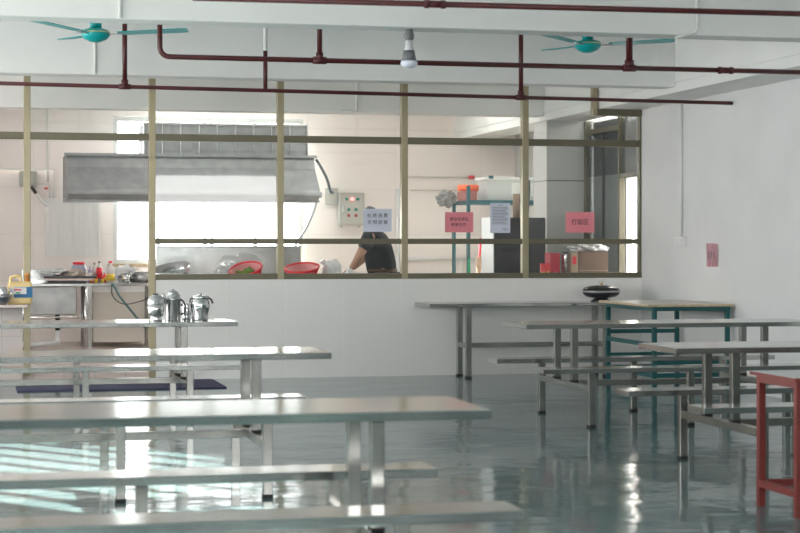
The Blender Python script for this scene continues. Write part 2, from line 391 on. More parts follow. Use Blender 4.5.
T('riser_painted_white', M_beam, wp, [(2.515, 15.77, 3.04), (2.515, 15.77, ZS-0.002)], 0.019)
zz = 2.70; p2 = []
for k in range(7):
    a = k/6*PI/2; p2.append((1.385-0.07*math.sin(a)+0.07-0.07+0.0, 13.15, zz+0.07-0.07*math.cos(a)))
elb = [(1.33, 13.15, ZS-0.005), (1.33, 13.15, zz+0.07)] + [(1.33+0.07*(1-math.cos(k/6*PI/2)), 13.15, zz+0.07-0.07*math.sin(k/6*PI/2)) for k in range(1, 7)] + [(6.38, 13.15, 2.695)]
pipework('fire_pipe', 'maroon painted pipe with a left elbow, just below the fans', elb, [(2.50, ZS, 0.019), (4.91, ZS, 0.026)], 0.019, couplings=(5.70,))
pipework('fire_pipe', 'thick maroon pipe nearest the viewer at the very top', [(1.18, 9.9, 2.690), (6.38, 9.9, 2.715)], [(1.6, 2.72, 0.01)][:0], 0.0165, couplings=(2.54,))
tp = [o for o in bpy.data.objects if o.get('label', '').startswith('thick maroon')][0]
T('riser', M_pipe, tp, [(1.18, 9.9, 2.69), (1.18, 9.9, ZS-0.004)], 0.0165); T('riser', M_pipe, tp, [(6.37, 9.9, 2.715), (6.37, 9.9, ZS-0.004)], 0.0165)

# ------------------------------------------------------------------ ceiling fans
def fan(loc, rz, label):
    t = thing('ceiling_fan', label, 'ceiling fan', loc, rz, 'teal ceiling fans')
    L('motor_housing', M_teal, t, [(0, -0.062), (0.04, -0.058), (0.085, -0.038), (0.108, -0.01), (0.11, 0.012), (0.095, 0.03), (0.05, 0.045), (0, 0.045)], 32)
    L('gold_band', mat('gold_trim', (0.75, 0.65, 0.30), 0.3, 0.6), t, [(0.1085, 0.008), (0.1125, 0.010), (0.1125, 0.015), (0.108, 0.017)], 32)
    L('canopy_cup', M_teal, t, [(0, 0.045), (0.045, 0.045), (0.045, 0.10), (0.04, 0.105), (0, 0.105)], 24)
    T('downrod', M_teal, t, [(0, 0, 0.1), (0, 0, ZS-loc[2])], 0.011)
    for k in range(3):
        a = 2*PI*k/3
        M = Matrix.Rotation(a, 4, 'Z')
        bm = N(); box(bm, 0.09, 0.20, -0.018, 0.018, -0.004, 0.004, M=M); obj('blade_bracket', bm, M_dullsteel, t)
        bm = N()
        R2 = M @ Matrix.Rotation(math.radians(-2.5), 4, 'Y') @ Matrix.Rotation(math.radians(-5), 4, 'X')
        n = 8; up = []; dn = []
        for i in range(n+1):
            x = 0.17 + 0.53*i/n; w = 0.055+0.02*i/n
            if i == n: w *= 0.8
            up.append((x, w)); dn.append((x, -w))
        poly = up + dn[::-1]
        prism(bm, poly, 'z', -0.003, 0.003)
        for v in bm.verts: v.co = R2 @ v.co
        obj('blade', bm, M_teal, t)
    return t
RC = -math.atan(430/1820)
fan((0.93, 14.0, 2.945), RC+math.radians(0), 'teal three-blade ceiling fan on the left, left of the elbow pipe')
fan((4.87, 14.0, 2.96), RC+math.radians(-7), 'teal three-blade ceiling fan on the right, right of the bulb')

# LED bulb
bx_ = 2.96
t = thing('hanging_bulb', 'grey ribbed light bulb hanging from the nearest beam', 'light bulb', (px(409, 12.12), 12.12, 0))
L('lamp_holder', mat('grey_holder', (0.16, 0.17, 0.17), 0.5), t, [(0, 2.82), (0.026, 2.82), (0.03, 2.80), (0.036, 2.775), (0.034, 2.76), (0.026, 2.745), (0, 2.745)], 20)
L('bulb_neck', mat('pale_neck', (0.62, 0.64, 0.65), 0.4), t, [(0, 2.745), (0.024, 2.745), (0.026, 2.70), (0.036, 2.675), (0, 2.675)], 20)
L('heat_sink', mat('grey_sink', (0.15, 0.16, 0.17), 0.5), t, [(0, 2.675), (0.037, 2.675), (0.044, 2.64), (0.05, 2.605), (0, 2.605)], 24)
L('diffuser', mat('pale_diffuser', (0.72, 0.75, 0.85), 0.4), t, [(0, 2.605), (0.052, 2.605), (0.058, 2.59), (0.058, 2.58), (0.045, 2.563), (0.02, 2.555), (0, 2.553)], 24)

# ------------------------------------------------------------------ conduits and switch
tag(T('cable_conduit', M_conduit, None, [(px(120, 11.985), 11.985, 2.83), (px(120, 11.985), 11.985, ZS)], 0.012), 'white conduit on the nearest beam, left of the bulb', 'conduit')
tag(T('cable_conduit', M_conduit, None, smooth_path([(px(697, 11.985), 11.985, ZS), (px(697, 11.985), 11.985, 3.0), (px(697, 11.985), 11.985, 2.87), (px(694, 11.985), 11.985, 2.835), (px(686, 11.985), 11.98, 2.82), (px(675, 11.985), 11.98, 2.795)], 5), 0.012), 'white cable curling off the nearest beam at right', 'conduit')
tag(T('cable_conduit', M_conduit, None, [(px(95, 15.985), 15.985, 2.83), (px(95, 15.985), 15.985, ZS)], 0.011), 'white conduit on the far beam under the left fan', 'conduit')
tag(T('cable_conduit', M_conduit, None, smooth_path([(4.22, 19.985, ZS), (4.22, 19.985, 3.1), (4.22, 19.985, 2.88), (4.19, 19.985, 2.845), (4.05, 19.985, 2.84)], 5), 0.013), 'white conduit with a bottom bend on the kitchen beam', 'conduit')
tag(T('cable_conduit', M_conduit, None, [(0.98, 23.985, 2.15), (0.98, 23.985, ZS)], 0.012), 'thin vertical conduit on the kitchen wall left of the hood', 'conduit')
tag(T('cable_conduit', M_conduit, None, [(6.895, 17.0, 1.42), (6.895, 17.0, 2.77)], 0.013), 'white vertical conduit down the right wall to the switch', 'conduit')
t = thing('wall_switch', 'white double switch box on the right wall below the conduit', 'switch', (XW, 17.0, 1.37))
B('switch_plate', M_white, t, (-0.045, 0, -0.12, 0.12, -0.05, 0.05), bev=0.006)
B('rocker', M_white, t, (-0.053, -0.045, -0.08, -0.02, -0.03, 0.03), bev=0.003); B('rocker', M_white, t, (-0.053, -0.045, 0.02, 0.08, -0.03, 0.03), bev=0.003)

# ------------------------------------------------------------------ canteen tables
def canteen_table():
    t = thing('canteen_table', None, 'canteen table')
    Lh = 1.18
    def slab(name, y0, y1, z0, z1, rim=0.003):
        bm = N(); box(bm, -Lh, Lh, y0, y1, z0, z1, bev=rim)
        return obj(name, bm, M_steel, t)
    slab('tabletop', -0.305, 0.305, 0.715, 0.750)
    for s in (-1, 1):
        slab('bench_seat', s*0.595-0.12, s*0.595+0.12, 0.408, 0.443)
    for x in (-0.775, 0.0, 0.775):
        for s in (-1, 1):
            y = s*0.595
            lg = B('bench_leg', M_steelL, t, (x-0.025, x+0.025, y-0.025, y+0.025, 0.018, 0.408), bev=0.003)
            B('rubber_foot', M_rubber, lg, (x-0.028, x+0.028, y-0.028, y+0.028, 0.0, 0.02), bev=0.003)
    for x in (-0.775, 0.775):
        B('crossbar', M_steelL, t, (x-0.022, x+0.022, -0.57, 0.57, 0.258, 0.308), bev=0.003)
        for y in (-0.205, 0.205):
            lg = B('table_leg', M_steelL, t, (x-0.025, x+0.025, y-0.025, y+0.025, 0.322, 0.715), bev=0.003)
            B('rubber_foot', M_rubber, lg, (x-0.027, x+0.027, y-0.027, y+0.027, 0.308, 0.324), bev=0.002)
    B('stretcher', M_steelL, t, (-0.753, 0.753, -0.022, 0.022, 0.26, 0.306), bev=0.003)
    return t
CT = canteen_table(); used = False
def place_table(x, y, label, rz=0):
    global used
    o = copy_tree(CT) if used else CT
    used = True
    o.location = (x, y, 0); o.rotation_euler = (0, 0, rz); o['label'] = label; o['group'] = 'stainless canteen tables with fixed benches'
place_table(2.015-1.18, 14.28, 'far left stainless table with fixed benches, steel pots on it')
place_table(1.945-1.18, 10.18, 'middle left stainless table with fixed benches, nothing on it')
place_table(1.84-1.18, 6.65, 'nearest stainless table with fixed benches, blurred at lower left')
place_table(4.035+1.18, 13.28, 'far right stainless table with fixed benches, in front of the teal table')
place_table(3.95+1.18, 10.12, 'near right stainless table with fixed benches, behind the red table')

# long serving table
t = thing('serving_table', 'long narrow stainless table against the low wall', 'table', (5.60, 17.80, 0))
B('tabletop', M_steel, t, (-1.17, 1.15, -0.30, 0.30, 0.722, 0.757), bev=0.005)
for x in (-0.73, 0.73):
    for y in (-0.17, 0.17):
        lg = B('leg', M_steelL, t, (x-0.028, x+0.028, y-0.025, y+0.025, 0.018, 0.722), bev=0.003)
        B('rubber_foot', M_rubber, lg, (x-0.031, x+0.031, y-0.028, y+0.028, 0, 0.02), bev=0.002)
    B('crossbar', M_steelL, t, (x-0.02, x+0.02, -0.145, 0.145, 0.30, 0.35), bev=0.003)
B('stretcher', M_steelL, t, (-0.71, 0.71, -0.02, 0.02, 0.302, 0.348), bev=0.003)

# covered pan on it
t = thing('covered_pan', 'black oval covered pan standing on the serving table', 'pan', (6.31, 17.72, 0.757))
L('stand_foot', M_dark, t, [(0, 0), (0.11, 0), (0.10, 0.012), (0.07, 0.022), (0.06, 0.035), (0, 0.035)], 28)
L('pan_body', M_dark, t, [(0, 0.03), (0.09, 0.032), (0.15, 0.042), (0.180, 0.062), (0.186, 0.085), (0, 0.085)], 40)
L('rim', M_dullsteel, t, [(0.182, 0.074), (0.192, 0.076), (0.192, 0.088), (0.182, 0.090)], 40)
L('lid', mat('black_glossy_lid', (0.03, 0.03, 0.03), 0.15), t, [(0.186, 0.086), (0.184, 0.100), (0.165, 0.114), (0.10, 0.126), (0.04, 0.130), (0, 0.130)], 40)
L('lid_knob', mat('brass_knob', (0.6, 0.5, 0.35), 0.3, 0.7), t, [(0, 0.128), (0.012, 0.128), (0.012, 0.138), (0.024, 0.146), (0.022, 0.158), (0, 0.161)], 20)

pn = [o for o in bpy.data.objects if o.name == 'covered_pan'][0]; pn.scale = (1.03, 1.03, 1.3)
# teal framed table
def framed(t, x0, x1, y0, y1, zt, mf, w, topm, edgem, mids, tt=0.022, ov=0.02):
    tb = B('tabletop', topm, t, (x0-ov, x1+0.02, y0-0.03, y1+0.03, zt-tt+0.004, zt), bev=0.002)
    B('board_edging', edgem, t, (x0-ov-0.002, x1+0.022, y0-0.032, y1+0.032, zt-tt, zt-0.003))
    z = zt-tt
    for x in (x0, x1-w):
        for y in (y0, y1-w):
            B('leg', mf, t, (x, x+w, y, y+w, 0, z), bev=0.002)
    e = 0.001
    B('apron_frame', mf, t, (x0+w, x1-w, y0+e, y0+w-e, z-w, z-e), (x0+w, x1-w, y1-w+e, y1-e, z-w, z-e), (x0+e, x0+w-e, y0+w, y1-w, z-w, z-e), (x1-w+e, x1-e, y0+w, y1-w, z-w, z-e))
    for zm, sides in mids:
        if 'f' in sides: B('rail', mf, t, (x0+w, x1-w, y0+e, y0+w-e, zm, zm+w))
        if 'b' in sides: B('rail', mf, t, (x0+w, x1-w, y1-w+e, y1-e, zm, zm+w))
        if 'l' in sides: B('rail', mf, t, (x0+e, x0+w-e, y0+w, y1-w, zm, zm+w))
        if 'r' in sides: B('rail', mf, t, (x1-w+e, x1-e, y0+w, y1-w, zm, zm+w))
t = thing('teal_table', 'tall table with dark teal metal frame and cream top in the corner', 'table')
framed(t, 6.10, 6.86, 15.72, 17.0, 0.795, M_tealframe, 0.04, M_cream, M_boardedge, [(0.40, 'l'), (0.47, 'b'), (0.24, 'fb'), (0.12, 'lrfb')], ov=0.06)
# red framed table
t = thing('red_table', 'red metal framed table cut off at the right edge', 'table')
framed(t, 3.95, 5.2, 8.25, 8.72, 0.695, M_red, 0.036, mat('grey_top', (0.50, 0.53, 0.54), 0.3), M_red, [(0.10, 'lr'), (0.10, 'b')], 0.02)

# floor mat
m = B('door_mat', mat('navy_mat', (0.06, 0.06, 0.12), 0.95, bump=0.8, bscale=120), None, (0.42, 2.34, 16.95, 17.98, 0.0, 0.014), bev=0.004)
tag(m, 'dark navy doormat on the floor before the kitchen doorway', 'mat')

# ------------------------------------------------------------------ steel pots on far-left table
ZT = 0.750
t = thing('domed_pot', 'domed steel pot, leftmost of the pots on the table', 'pot', (px(155.5, 14.3), 14.27, ZT))
L('pot_body', M_polish, t, [(0, 0), (0.055, 0), (0.06, 0.012), (0.045, 0.025), (0.068, 0.045), (0.078, 0.09), (0.078, 0.135), (0, 0.135)], 32)
L('band', M_polish, t, [(0.078, 0.133), (0.083, 0.137), (0.083, 0.143), (0.078, 0.147)], 32)
L('dome_lid', M_polish, t, [(0.077, 0.142), (0.074, 0.17), (0.06, 0.193), (0.035, 0.207), (0, 0.21)], 32)
L('lid_knob', M_dark, t, [(0, 0.208), (0.025, 0.207), (0.022, 0.217), (0, 0.219)], 20)
t = thing('steel_kettle', 'tall straight steel kettle between the two rounded pots', 'kettle', (px(173, 14.36), 14.36, ZT))
L('kettle_body', M_polish, t, [(0, 0), (0.068, 0), (0.07, 0.005), (0.07, 0.16), (0.074, 0.165), (0.074, 0.175), (0.068, 0.178), (0.068, 0.205), (0.06, 0.212), (0, 0.213)], 32)
L('lid', M_polish, t, [(0.05, 0.21), (0.05, 0.225), (0.03, 0.237), (0.012, 0.24), (0.012, 0.25), (0, 0.252)], 28)
T('spout', M_polish, t, [(-0.055, -0.03, 0.14), (-0.085, -0.045, 0.18), (-0.095, -0.05, 0.215)], [0.02, 0.014, 0.011])
T('handle', M_dark, t, smooth_path([(0.06, -0.03, 0.17), (0.09, -0.04, 0.15), (0.11, -0.05, 0.10), (0.10, -0.045, 0.06), (0.068, -0.03, 0.05)]), 0.008)
t = thing('steel_jug', 'small steel jug with dark handle, half hidden behind the pots', 'jug', (px(186.5, 14.46), 14.46, ZT))
L('jug_body', M_polish, t, [(0, 0), (0.035, 0), (0.03, 0.02), (0.04, 0.05), (0.04, 0.09), (0.03, 0.115), (0.036, 0.13), (0, 0.13)], 24)
T('handle', M_dark, t, smooth_path([(-0.03, 0, 0.12), (-0.06, 0, 0.10), (-0.058, 0, 0.05), (-0.036, 0, 0.04)]), 0.007)
t = thing('lidded_jar_pot', 'bulging steel pot with clamped lid, rightmost on the table', 'pot', (px(200, 14.3), 14.30, ZT))
L('pot_body', M_polish, t, [(0, 0), (0.072, 0), (0.075, 0.01), (0.073, 0.05), (0.085, 0.09), (0.09, 0.12), (0.085, 0.15), (0.074, 0.168), (0.074, 0.175), (0, 0.175)], 36)
L('lid', M_polish, t, [(0.08, 0.173), (0.083, 0.18), (0.08, 0.197), (0.06, 0.2), (0, 0.2)], 36)
L('lid_knob', M_polish, t, [(0, 0.2), (0.018, 0.2), (0.02, 0.216), (0, 0.22)], 20)
T('clamp', M_dark, t, smooth_path([(0.075, -0.02, 0.18), (0.10, -0.02, 0.165), (0.115, -0.02, 0.135)]), 0.008)
T('clamp', M_dark, t, smooth_path([(-0.075, -0.02, 0.18), (-0.092, -0.02, 0.165), (-0.094, -0.02, 0.14)]), 0.006)

for o in bpy.data.objects:
    if o.parent is None and o.name in ('domed_pot', 'steel_kettle', 'lidded_jar_pot'): o.scale = (0.86, 0.86, 0.98)
# ------------------------------------------------------------------ notices
def notice(x0, x1, z0, z1, m, label, lines, m_ink=M_ink):
    t = thing('paper_notice', label, 'notice', ((x0+x1)/2, YP-0.008, (z0+z1)/2))
    w, h = (x1-x0)/2, (z1-z0)/2
    B('paper_sheet', m, t, (-w, w, -0.001, 0.001, -h, h))
    for s, size, z, sp in lines:
        textobj('lettering', s, size, m_ink, t, (0, -0.0022, z), sp)
    return t
notice(px(363, YP), px(391.5, YP), 1.475, 1.71, M_paper, 'white notice with eight black characters on the glass', [('杜绝浪费', 0.047, 0.046, 1.42), ('文明就餐', 0.047, -0.022, 1.42)])
notice(px(444.8, YP), px(473, YP), 1.47, 1.68, M_pink, 'pink notice with two rows of characters, left one on glass', [('请自觉排队', 0.040, 0.030, 1.05), ('谢谢合作 ', 0.040, -0.026, 1.05)])
t = notice(px(490, YP), px(510, YP), 1.465, 1.775, M_paper, 'white upright notice of small print on the glass', [])
ln = [(-0.025, 0.025, 0.13)]
z = 0.11
for k in range(12):
    a = 0.085 if k % 3 else 0.075; ln.append((-0.085, a-0.03*(k % 4 == 2), z)); z -= 0.0155
ln.append((0.02, 0.08, -0.11)); ln.append((0.03, 0.08, -0.125))
B('lettering', M_greyink, t, *[(a, c, -0.0022, -0.0012, zz_-0.003, zz_+0.003) for a, c, zz_ in ln])
notice(px(565.5, YP), px(594, YP), 1.47, 1.685, M_pink, 'pink notice with one short word, right one on glass', [('打饭区', 0.064, 0.0, 1.0)])
t = thing('paper_notice', 'worn pink paper taped on the right wall', 'notice', (XW-0.004, 16.24, 1.245))
bm = N()
n = 10; rows = []
for j in range(n+1):
    r = []
    for i in range(n+1):
        y = -0.13+0.26*i/n; z = -0.115+0.225*j/n
        x = -0.006 - 0.008*abs(noise.noise(Vector((y*18, z*6, 3))))
        r.append(bm.verts.new((x, y + 0.004*noise.noise(Vector((0, z*20, 1))), z)))
    rows.append(r)
for j in range(n):
    for i in range(n): bm.faces.new((rows[j][i], rows[j][i+1], rows[j+1][i+1], rows[j+1][i]))
bmesh.ops.solidify(bm, geom=bm.faces[:], thickness=0.001)
obj('paper_sheet', bm, mat('worn_pink_paper', (0.86, 0.50, 0.57), 0.4, var=0.22, vscale=22, stretch=(1, 1, 0.4)), t)
B('lettering', M_greyink, t, *[(-0.0168, -0.0158, y, y+0.03, z, z+0.006) for y in (-0.08, -0.02, 0.04) for z in (-0.03, -0.012, 0.006, 0.024)], *[(-0.0168, -0.0158, y+0.01, y+0.016, -0.03, 0.03) for y in (-0.08, -0.02, 0.04)])

# ================================================================== KITCHEN
# cooker hood
t = thing('cooker_hood', 'large galvanised cooker hood over the kitchen window', 'cooker hood')
bm = N(); prism(bm, [(22.80, 2.46), (22.72, 2.30), (22.38, 2.02), (22.36, 1.97), (22.52, 1.885), (23.7, 1.885), (23.7, 2.46)], 'x', 1.16, 4.26)
obj('hood_shell', bm, M_galv, t)
B('top_flange', M_galv, t, (1.13, 4.29, 22.74, 22.80, 2.44, 2.475), bev=0.004)
B('front_lip', M_galv, t, (1.14, 4.28, 22.34, 22.365, 1.955, 1.985), (1.14, 4.28, 22.50, 22.53, 1.87, 1.90), bev=0.003)
B('end_plate', M_galv, t, (1.12, 1.16, 22.40, 22.80, 1.93, 2.0), (4.26, 4.29, 22.40, 22.80, 1.93, 2.0), bev=0.004)
t = thing('extract_duct', 'ribbed galvanised duct box on top of the hood', 'duct')
B('duct_body', M_galv, t, (2.12, 4.20, 22.95, 23.65, 2.476, 2.86))
rb = [(x-0.008, x+0.008, 22.925, 22.95, 2.476, 2.865) for x in [2.12+0.231*k for k in range(10)]]
for q in rb: B('seam_rib', M_polish, t, q)
B('top_edge', M_polish, t, (2.11, 4.21, 22.93, 22.95, 2.85, 2.875))
# stove with stainless upstand
t = thing('cooking_range', 'stainless cooking range and splash panel under the hood', 'stove')
B('range_body', M_steel, t, (px(155, 22.6), 4.0, 22.6, 23.5, ZK, 0.86), bev=0.01)
B('splash_panel', mat('splash_steel', (0.62, 0.62, 0.62), 0.22, 0.9, var=0.12, vscale=12, bump=0.15, bscale=3), t, (px(156, 23.5), px(301, 23.5), 23.50, 23.56, 0.80, 1.31), bev=0.006)
B('panel_rim', M_polish, t, (px(155.5, 23.5), px(301.5, 23.5), 23.495, 23.565, 1.31, 1.325))
L('burner_ring', M_dark, t, [(0.0, 0.86), (0.22, 0.86), (0.25, 0.89), (0.2, 0.9), (0, 0.88)], 28, c=(2.4, 23.05, 0)); L('burner_ring', M_dark, t, [(0.0, 0.86), (0.22, 0.86), (0.25, 0.89), (0.2, 0.9), (0, 0.88)], 28, c=(3.3, 23.05, 0))
# added lamps that brighten the kitchen, kept out of view behind the beam
for x, lb in ((2.6, 'added unseen fluorescent lamp over the cooking range'), (5.2, 'added unseen fluorescent lamp over the storage end')):
    t = thing('added_lamp', lb, 'lamp', (x, 21.6, ZS), group='added kitchen fill lamps')
    B('lamp_body', M_white, t, (-0.62, 0.62, -0.06, 0.06, -0.06, 0))
    bm = N(); tube(bm, [(-0.6, 0, -0.085), (0.6, 0, -0.085)], 0.018, 12); obj('lamp_tube', bm, mat('added_lamp_glow', (1, 1, 1), 0.5, emit=((1, 0.95, 0.88), 12)), t)
    l = bpy.data.lights.new('added_lamp_light', 'AREA'); l.shape = 'RECTANGLE'; l.size = 1.2; l.size_y = 0.1; l.energy = 5 if x < 3 else 17; l.color = (1, 0.94, 0.87)
    lo = bpy.data.objects.new('added_lamp_light', l); COL.objects.link(lo); lo.parent = t; lo.location = (0, 0, -0.12)
# control box
bxm = mat('grey_enamel', (0.50, 0.50, 0.45), 0.4)
xc = px(349.5, 24); 
t = thing('control_box', 'grey electrical control box with lights right of the hood', 'electrical box', (xc, 23.98, 1.82))
B('box_body', bxm, t, (-0.17, 0.17, -0.16, 0, -0.215, 0.215), bev=0.006)
B('door_seam', mat('seam', (0.3, 0.3, 0.28), 0.5), t, (-0.155, 0.155, -0.163, -0.16, -0.20, -0.196), (-0.155, 0.155, -0.163, -0.16, 0.196, 0.20), (-0.155, -0.151, -0.163, -0.16, -0.2, 0.2), (0.151, 0.155, -0.163, -0.16, -0.2, 0.2))
G = mat('green_button', (0.0, 0.25, 0.16), 0.3); Rb = mat('red_button', (0.45, 0.04, 0.05), 0.3); Rl = mat('red_pilot', (1, 0.2, 0.2), 0.3, emit=((1, 0.15, 0.15), 2.5))
MX = Matrix.Rotation(PI/2, 4, 'X')
for (x, z, mm, nm) in ((-0.075, 0.13, G, 'green_button'), (0, 0.13, Rl, 'lit_red_lamp'), (0.075, 0.13, G, 'green_button'), (-0.05, -0.01, G, 'green_button'), (0.05, -0.01, G, 'green_button'), (-0.05, -0.09, Rb, 'red_button'), (0.05, -0.09, Rb, 'red_button')):
    bm = N(); tube(bm, [(x, -0.16, z), (x, -0.185, z)], 0.02, 14); obj(nm, bm, mm, t)
B('door_handle', M_polish, t, (-0.135, -0.12, -0.18, -0.16, -0.05, 0.04), bev=0.003)
B('mounting_foot', bxm, t, (-0.14, -0.11, -0.05, 0, -0.25, -0.215), (0.11, 0.14, -0.05, 0, -0.25, -0.215))
M_cable = mat('dark_cable', (0.10, 0.13, 0.14), 0.5)
tag(T('power_cable', M_cable, None, smooth_path([(4.315, 22.9, 2.42), (4.44, 23.3, 2.36), (4.60, 23.7, 2.22), (4.68, 23.85, 2.06), (4.72, 23.9, 2.035)]), 0.018), 'dark cable curving from the hood end to the control box', 'cable')
tag(T('power_cable', mat('grey_cable', (0.35, 0.40, 0.42), 0.5), None, smooth_path([(4.32, 22.9, 1.95), (4.34, 23.2, 1.80), (4.30, 23.6, 1.55), (4.18, 23.7, 1.32), (4.12, 23.72, 0.9)]), 0.018), 'grey hose hanging below the right end of the hood', 'hose')
t = thing('junction_box', 'grey square junction box on the wall behind hood right end', 'electrical box', (px(331, 24), 23.98, 1.99)); B('box_body', bxm, t, (-0.08, 0.08, -0.06, 0, -0.11, 0.11), bev=0.004); B('box_lid', bxm, t, (-0.065, 0.065, -0.067, -0.06, -0.095, 0.095))
t = thing('junction_box', 'grey square junction box on the far left kitchen wall', 'electrical box', (px(28, 24), 23.98, 2.19)); B('box_body', mat('olive_grey', (0.40, 0.41, 0.36), 0.4), t, (-0.11, 0.11, -0.08, 0, -0.10, 0.10), bev=0.004); B('box_lid', bxm, t, (-0.06, 0.06, -0.087, -0.08, -0.065, 0.065))
# wall piping
t = thing('water_pipe', 'white pipe loop on the far left kitchen wall', 'pipe')
T('pipe_run', M_conduit, t, [(-2.9, 23.97, 2.315), (px(54, 24), 23.97, 2.315), (px(54, 24), 23.97, 1.95)], 0.012); T('pipe_run', M_conduit, t, [(px(38, 24), 23.97, 2.13), (px(50, 24), 23.97, 2.13), (px(50, 24), 23.97, 1.95)], 0.012)
L('valve_wheel', M_redpl, t, [(0, 0), (0.025, 0), (0.025, 0.02), (0, 0.02)], 12, c=(px(46, 24), 23.95, 2.06))
t = thing('water_pipe', 'white gas pipe with red tap high on back wall', 'pipe')
T('pipe_run', M_cream, t, [(px(407, 24), 23.97, 2.26), (px(472, 24), 23.97, 2.26)], 0.011); T('pipe_run', M_cream, t, [(px(410, 24), 23.97, 2.08), (px(490, 24), 23.97, 2.08)], 0.008)
bm = N(); tube(bm, [(px(468, 24), 23.95, 2.26), (px(473, 24), 23.95, 2.26)], 0.024, 12); obj('red_tap', bm, M_redpl, t)
t = thing('water_pipe', 'white pipework on the back wall right of the person', 'pipe')
for p in (397, 402.5): T('pipe_run', M_white, t, [(px(p, 24), 23.95, 0.1), (px(p, 24), 23.95, 2.1 if p < 400 else 1.4)], 0.022)
T('pipe_run', M_white, t, [(px(399, 24), 23.95, 1.15), (px(474, 24), 23.95, 1.15)], 0.018)
T('pipe_run', M_white, t, [(px(460, 24), 23.95, 0.1), (px(460, 24), 23.95, 1.15)], 0.02)
tag(T('gas_hose', M_white, None, smooth_path([(px(38, 23.8), 23.9, 1.98), (px(42, 23.8), 23.9, 1.90), (px(48, 23.8), 23.9, 1.84)]), 0.018), 'short white hose beside the far left junction box', 'hose')
tag(T('gas_hose', M_dark, None, [(px(31.5, 23.8), 23.9, 2.09), (px(36.5, 23.8), 23.9, 2.0)], 0.022), 'short black hose end under the far left junction box', 'hose')
# ribbed board on wall left
t = thing('ribbed_board', 'pale ribbed board fixed on the wall behind the sink', 'panel')
x0, x1 = px(45, 23.97), px(101, 23.97)
B('board_panel', mat('ribbed_plastic', (0.82, 0.81, 0.78), 0.35, var=0.05, vscale=14, stretch=(3, 1, 0.1)), t, (x0, x1, 23.955, 23.985, 1.19, 1.94))
B('board_ribs', mat('ribbed_plastic2', (0.86, 0.85, 0.82), 0.35), t, *[(x0+(x1-x0)*k/24, x0+(x1-x0)*k/24+0.012, 23.945, 23.955, 1.19, 1.94) for k in range(1, 24)])
# sink unit
YS = 22.2
xa, xb = 0.62, px(88, YS)
t = thing('sink_unit', 'stainless sink unit with deep front panel, left of the counter', 'sink')
B('worktop', M_steel, t, (xa, xb, YS, YS+0.75, 0.84, 0.875), bev=0.005)
B('basin', mat('sink_steel', (0.36, 0.37, 0.37), 0.4, 0.8, var=0.2, vscale=5), t, (xa+0.02, xb-0.13, YS+0.03, YS+0.70, 0.50, 0.84), bev=0.012)
B('backsplash', M_steel, t, (xa, xb-0.1, YS+0.73, YS+0.75, 0.875, 1.03))
for x in (xa, xb-0.05):
    for y in (YS, YS+0.70):
        T('leg', M_polish, t, [(x+0.025, y+0.025, ZK), (x+0.025, y+0.025, 0.84)], 0.02)
T('rail', M_polish, t, [(xb-0.10, YS+0.02, 0.47), (xa, YS+0.02, 0.47)], 0.014)
T('drain_pipe', M_dark, t, [(px(58, 22.4), 22.5, 0.50), (px(58, 22.4), 22.5, 0.30)], 0.03)
t = thing('waste_pipe', 'white plastic elbow waste pipe under the sink', 'pipe')
T('pipe_run', M_white, t, smooth_path([(px(58, 22.5), 22.5, 0.30), (px(58, 22.5), 22.5, 0.20), (px(54, 22.4), 22.45, 0.15), (0.55, 22.4, 0.13), (0.0, 22.4, 0.12)], 5), 0.036)
# counter
t = thing('kitchen_counter', 'grey topped counter with plain front between sink and post', 'counter')
xc0, xc1 = xb+0.02, 1.74
YC = 22.7
B('worktop', M_steel, t, (xc0, px(147, YC), YC-0.04, YC+1.2, 0.83, 0.87), bev=0.004)
B('front_panel', mat('beige_panel', (0.70, 0.66, 0.60), 0.4), t, (px(93, YC), px(147, YC), YC, YC+1.1, 0.14, 0.76), bev=0.004)
B('upper_rail', M_white, t, (px(91, YC), px(147, YC), YC-0.02, YC, 0.76, 0.83))
for p in (90, 147): B('leg', M_steelL, t, (px(p, YC)-0.03, px(p, YC)+0.02, YC-0.03, YC+0.02, ZK, 0.83))
tag(T('gas_hose', mat('green_hose', (0.10, 0.22, 0.22), 0.4), None, [(px(113, 22.6), 22.62, 0.86), (px(120, 22.6), 22.60, 0.70), (px(138, 22.6), 22.58, 0.42), (px(146, 22.6), 22.58, 0.30)], 0.014), 'dark green hose slanting across the counter front', 'hose')
tag(T('thin_cable', M_cable, None, smooth_path([(px(112, 22.6), 22.60, 0.86), (px(112, 22.6), 22.60, 0.74), (px(117, 22.6), 22.58, 0.65), (px(126, 22.6), 22.57, 0.61), (px(140, 22.6), 22.57, 0.645), (px(150, 22.6), 22.58, 0.69)]), 0.007), 'thin dark cable looping below the counter edge', 'cable')
# things on sink and counter
ZW = 0.875; ya = 22.45
t = thing('baking_tray', 'stack of black baking trays overhanging the sink', 'tray')
xt0, xt1 = px(43, 22.3), px(97, 22.3)
for k, (z, dx) in enumerate(((ZW, 0.12), (ZW+0.035, 0.03), (ZW+0.06, 0.0))):
    bm = N(); a, c = xt0+dx*0.6, xt1-dx
    prism(bm, [(a+0.02, z), (c-0.02, z), (c, z+0.02), (c-0.004, z+0.024), (a+0.004, z+0.024), (a, z+0.02)], 'y', 22.22, 22.62)
    obj('tray', bm, M_dark if k != 1 else mat('pinkish_tray', (0.55, 0.45, 0.42), 0.4), t)
zt = ZW+0.085
t = thing('wire_basket', 'pale wire basket left on the black trays', 'basket', (px(50, 22.4), 22.4, zt))
bm = N()
for k in range(5):
    r = 0.05+0.055*k/4; z = 0.012+0.075*k/4
    pts = [(r*1.5*math.cos(a), r*math.sin(a), z) for a in [2*PI*i/20 for i in range(21)]]; tube(bm, pts, 0.004, 6, caps=False)
